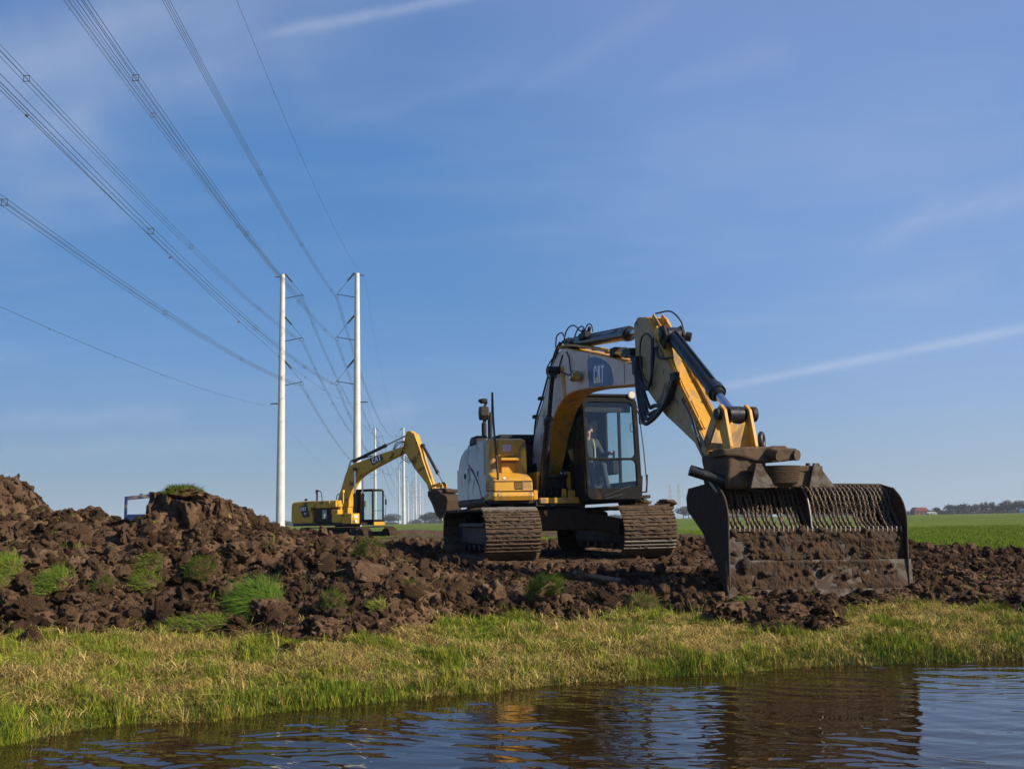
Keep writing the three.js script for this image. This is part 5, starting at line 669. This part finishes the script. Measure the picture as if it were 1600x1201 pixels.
  for (let i = 0; i < 12000; i++) { const d = rr(6.5, 13.5), x = rr(-0.55, 0.55) * d, s = d - shoreD(x); if (s < 0.05 || (soilMask(x, d) > 0.4 && rnd() > 0.12)) continue; if (rnd() > dens(x, d) + 0.15) continue; const k = rr(0.8, 1.3), c = DRY[Math.floor(rnd() * 3)]; lying.push([x, land(x, d) + rr(0.01, 0.05), -d, rr(0.3, 0.85), 0.7, rr(-0.3, 0.3), rr(0, 6.3), rr(-0.35, 0.5), c.map((q) => Math.min(0.5, q * 1.15 * k))]); }
  scatter('dead_stems', 'pale dead stems lying over the bank', stem, lying, M.blade);
  const reed = [bladeGeo(5, 0.03, 0.16, 0.34, 0.0030, 0.18, 8), bladeGeo(4, 0.03, 0.12, 0.26, 0.0028, 0.25, 9)];
  for (let i = 0; i < 900; i++) { const x = rnd() < 0.62 ? rr(2.9, 5.6) : rr(-4, 2.9), d = shoreD(x) - rr(-0.12, x > 2.9 ? 0.35 : 0.06), k = rr(0.6, 1.1), c = rnd() < 0.8 ? [0.050, 0.085, 0.018] : DRY[1]; if (x < 2.9 && rnd() > 0.5) continue; reeds.push([x, Math.min(0.02, land(x, d)) - 0.03, -d, rr(0.6, 1), 1, rr(-0.12, 0.12), rr(0, 6.3), rr(-0.12, 0.12), c.map((q) => q * k)]); }
  scatter('reeds', 'thin dark reeds standing in the shallow edge of the ditch', reed, reeds, M.blade);
}
// turfs: slabs of sod tipped out with the earth, each with its own grass
{
  const turfSoil = M.clodOne, spill = [];
  const turf = (label, x, d, w, h, dp, tilt, turn, blades, bh, lift = 0, flop = 0.7, gc = GREEN, group = 'turfs dug up with the earth', yAbs) => { blades = Math.round(blades * 1.7); bh *= 0.72; flop *= 1.15; h *= 0.75; w *= 0.74; dp *= 0.85; gc = gc.map((q) => q.map((z, j) => z * [0.62, 0.72, 0.8][j]));
    const y = yAbs ?? land(x, d, false) + lift, t = thing('grass_turf', label, 'turf', [x, y, -d], turn, group); reseed(Math.floor(Math.abs(x * 1000 + d * 77))); const cd = rr(-2.4, 2.4), comb = V(Math.sin(cd), 0, Math.cos(cd)).multiplyScalar(1.1);
    w *= 0.85; const slab = lump(x * 5 + d, 6, 0.34, [w / 2, h / 2, dp / 2]); const g = mesh('earth_slab', uvm(slab.toNonIndexed()), turfSoil, t); g.rotation.set(tilt, 0, tilt * 0.3);
    const P = [], C = [], I = [], v = new THREE.Vector3(), nrm = new THREE.Vector3(), pa = slab.attributes.position, na = slab.attributes.normal;
    for (let b = 0, tries = 0; b < blades && tries < blades * 20; tries++) { const i = Math.floor(rnd() * pa.count); nrm.fromBufferAttribute(na, i); v.fromBufferAttribute(pa, i); if (nrm.y < 0.2 + 0.5 * n3(v.x * 7 + x, v.y * 7, v.z * 7 + d) + 0.12) continue; b++; v.fromBufferAttribute(pa, i); v.x += rr(-0.02, 0.02); v.z += rr(-0.02, 0.02); v.addScaledVector(nrm, -0.012);
      const L = bh * (rnd() < 0.15 ? rr(1.1, 1.7) : rr(0.35, 1.1)), dir = v.clone().setY(0).normalize().multiplyScalar(0.35).add(comb).add(V(rr(-0.9, 0.9), 0, rr(-0.9, 0.9))).normalize(), up = nrm.clone().add(V(rr(-0.35, 0.35), 0.3, rr(-0.35, 0.35))).normalize(), sd = new THREE.Vector3().crossVectors(up, dir).normalize().multiplyScalar(0.0019), o = P.length / 3, c = gc[Math.floor(rnd() * gc.length)], k = rr(0.75, 1.2);
      [[0, 0, 1], [0.45, 0.15, 0.9], [0.78, 0.5, 0.6]].forEach(([a, e, s]) => { const p = v.clone().addScaledVector(up, a * L * (1 - 0.35 * flop * a)).addScaledVector(dir, e * L * flop); P.push(p.x - sd.x * s, p.y - sd.y * s, p.z - sd.z * s, p.x + sd.x * s, p.y + sd.y * s, p.z + sd.z * s); C.push(...c.map((q) => q * k), ...c.map((q) => q * k)); });
      const p = v.clone().addScaledVector(up, L * (1 - 0.45 * flop)).addScaledVector(dir, L * flop); P.push(p.x, p.y, p.z); C.push(...c.map((q) => q * k)); I.push(o, o + 1, o + 2, o + 1, o + 3, o + 2, o + 2, o + 3, o + 4, o + 3, o + 5, o + 4, o + 4, o + 5, o + 6); }
    const bg = new THREE.BufferGeometry(); bg.setAttribute('position', new THREE.Float32BufferAttribute(P, 3)); bg.setAttribute('color', new THREE.Float32BufferAttribute(C, 3)); bg.setIndex(I); bg.computeVertexNormals();
    const gm = mesh('grass', bg, turfMat, t); gm.rotation.copy(g.rotation);
    if (blades > 150) for (let i = 0; i < 16; i++) { const a = rr(0, 6.28), r = rr(0.38, 0.62), s = rr(0.018, 0.06), px = x + Math.cos(a) * w * r, pd = d + Math.sin(a) * dp * r; if (!yAbs) spill.push([px, land(px, pd, false) + s * 0.4 + 0.02, -pd, s]); } return t;
  };
  const turfMat = new THREE.MeshPhysicalMaterial({ vertexColors: true, roughness: 0.8, specularIntensity: 0.3 });
  turf('bright green turf at the left edge of the photo, halfway down the heap', -5.63, 11.85, 0.5, 0.28, 0.5, 0.7, 0.3, 900, 0.13, 0.05);
  turf('long pale green turf sliding down the left heap', -5.11, 11.72, 0.85, 0.24, 0.5, 0.65, -0.5, 1300, 0.14, 0.04);
  turf('small green turf between the pale turf and the heap foot', -4.64, 11.94, 0.36, 0.16, 0.3, 0.5, 0.2, 420, 0.10, 0.04);
  turf('flat grassy scrap high on the middle of the left heap', -4.29, 12.5, 0.55, 0.16, 0.4, 0.6, 0.1, 560, 0.12, 0.05);
  turf('torn grass tuft low on the left heap above the bank', -4.24, 12.28, 0.5, 0.26, 0.4, 0.5, 0.6, 560, 0.12, 0.02);
  turf('round green turf in the shadowed hollow of the heap', -3.68, 12.5, 0.5, 0.26, 0.45, 0.6, 0.2, 800, 0.12, 0.06);
  turf('biggest deep green turf hanging over at the foot of the heap', -2.81, 11.64, 0.72, 0.46, 0.5, 0.75, 0.35, 2600, 0.17, 0.12, 1.0, [GREEN[0], GREEN[2], [0.05, 0.13, 0.02], GREEN[1]]);
  turf('low strip of turf lying on the bank left of the biggest turf', -3.27, 11.08, 1.0, 0.18, 0.4, 0.2, 0.1, 1100, 0.11, 0.02);
  turf('green turf in the gap between heap and near excavator', -1.82, 13.2, 0.55, 0.24, 0.4, 0.45, 0.0, 750, 0.11, 0.12);
  turf('little yellow-green tuft on bare earth before the left track', -1.2, 12.15, 0.22, 0.12, 0.2, 0.3, 0, 200, 0.09, 0.05, 0.6, [GREEN[3], GREEN[1]]);
  turf('half-buried green turf in the middle of the low heap', -2.0, 11.54, 0.36, 0.26, 0.3, 0.6, 0.2, 480, 0.11, 0.05);
  turf('thin scrap of grass on earth right of the low heap', -1.48, 11.5, 0.26, 0.12, 0.2, 0.3, 0.4, 150, 0.10, 0.05, 0.6, [GREEN[3], GREEN[1]]);
  turf('turf tipped on edge with a dark earth face, in front of the tracks', 0.33, 12.76, 0.62, 0.44, 0.34, 0.25, -0.35, 1500, 0.15, 0.10);
  turf('dry and green tuft on the bank right of the wooden post', 1.52, 13.21, 0.55, 0.30, 0.4, 0.4, 0.2, 800, 0.13, 0.03, 0.8, [GREEN[0], DRY[0], GREEN[3], DRY[1]]);
  turf('trampled grass tuft under the bucket lip', 2.75, 12.75, 0.4, 0.16, 0.3, 0.3, 0.2, 420, 0.11, 0.02, 0.8, [GREEN[0], DRY[1], GREEN[3]]);
  turf('tiny bright weed by the shadow of the near excavator', 0.62, 16.6, 0.14, 0.1, 0.14, 0.1, 0, 90, 0.10, 0.03, 0.5, [GREEN[3]]);
  turf('turf cap growing on top of the tallest block of earth', -4.34, 13.8, 0.70, 0.2, 0.6, 0.05, 0.2, 1200, 0.10, 0, 0.6, GREEN, 'turfs dug up with the earth', 1.90);
  turf('mossy turf lying on top of the right track', 2.35, 20.9, 1.05, 0.26, 0.6, 0.0, 0.3, 900, 0.07, 0, 0.6, [GREEN[2], DRY[3], GREEN[0]], 'turfs on the track', GY + 0.98);
  { const im = new THREE.InstancedMesh(clodG[1], M.clod, spill.length), m4 = new THREE.Matrix4(), q = new THREE.Quaternion(), eu = new THREE.Euler(), c = new THREE.Color(); im.name = numbered('loose_soil'); im.castShadow = im.receiveShadow = true; scene.add(im); spill.forEach(([x, y, z, s], i) => { q.setFromEuler(eu.set(i, i * 2.1, i * 0.7)); m4.compose(V(x, y, z), q, V(s, s, s)); im.setMatrixAt(i, m4); im.setColorAt(i, c.setRGB(...soilCol(x * 3, -z))); }); tag(im, 'crumbs of earth spilled round the turfs', null, null, 'stuff'); }
  // mud on the left track
  const mudT = mesh('soil_clod', uvm(lump(77, 6, 0.4, [0.26, 0.09, 0.2]).toNonIndexed()), M.clodOne); mudT.position.set(-0.62, GY + 0.94, -20.9); tag(mudT, 'dark clod of mud riding on top of the left track', 'clod', 'big clods of earth');
  const mudS = mesh('soil_clod', uvm(lump(79, 6, 0.4, [0.20, 0.10, 0.2]).toNonIndexed()), M.clodOne); mudS.position.set(2.95, GY + 0.93, -20.7); tag(mudS, 'dark clod beside the mossy turf on the right track', 'clod', 'big clods of earth');
  // the sheer block of earth on the heap, and the wooden post
  const bg0 = cbox(-0.42, 0.50, -0.35, 0.92, -0.45, 0.45, 0.0, 34); { const p = bg0.attributes.position; for (let i = 0; i < p.count; i++) { const X = p.getX(i), Yy = p.getY(i), Z = p.getZ(i), k = 0.15 * fbm(X * 2.6, Yy * 2.6, Z * 2.6, 4) * 2 + 0.09 * (0.3 - Math.abs(n3(X * 8, Yy * 8, Z * 8))), sx = 1 - 0.22 * clamp(Yy); p.setXYZ(i, X * sx + k, Yy - 0.25 * clamp((X + 0.1) * 1.2) * clamp(Yy * 1.5) + k * 0.5, Z * sx + k); } }
  const blk = mesh('earth_block', uvm(crumple(bg0, 0.03, 6)), M.clodOne); blk.position.set(-4.22, 0.98, -13.8); blk.rotation.y = -0.55; tag(blk, 'sheer-faced block of peat standing up from the heap under a turf cap', 'earth block');
  const post = mesh('wooden_post', [crumple(new THREE.CylinderGeometry(0.035, 0.05, 0.75, 10, 8).rotateZ(Math.PI / 2), 0.01, 9)], M.wood); post.position.set(1.10, land(1.1, 14.2, false) + 0.09, -14.2); post.rotation.set(0, -0.55, -0.14); tag(post, 'broken weathered wooden post lying on the earth before the tracks', 'post');
}
renderer.render(scene, camera);
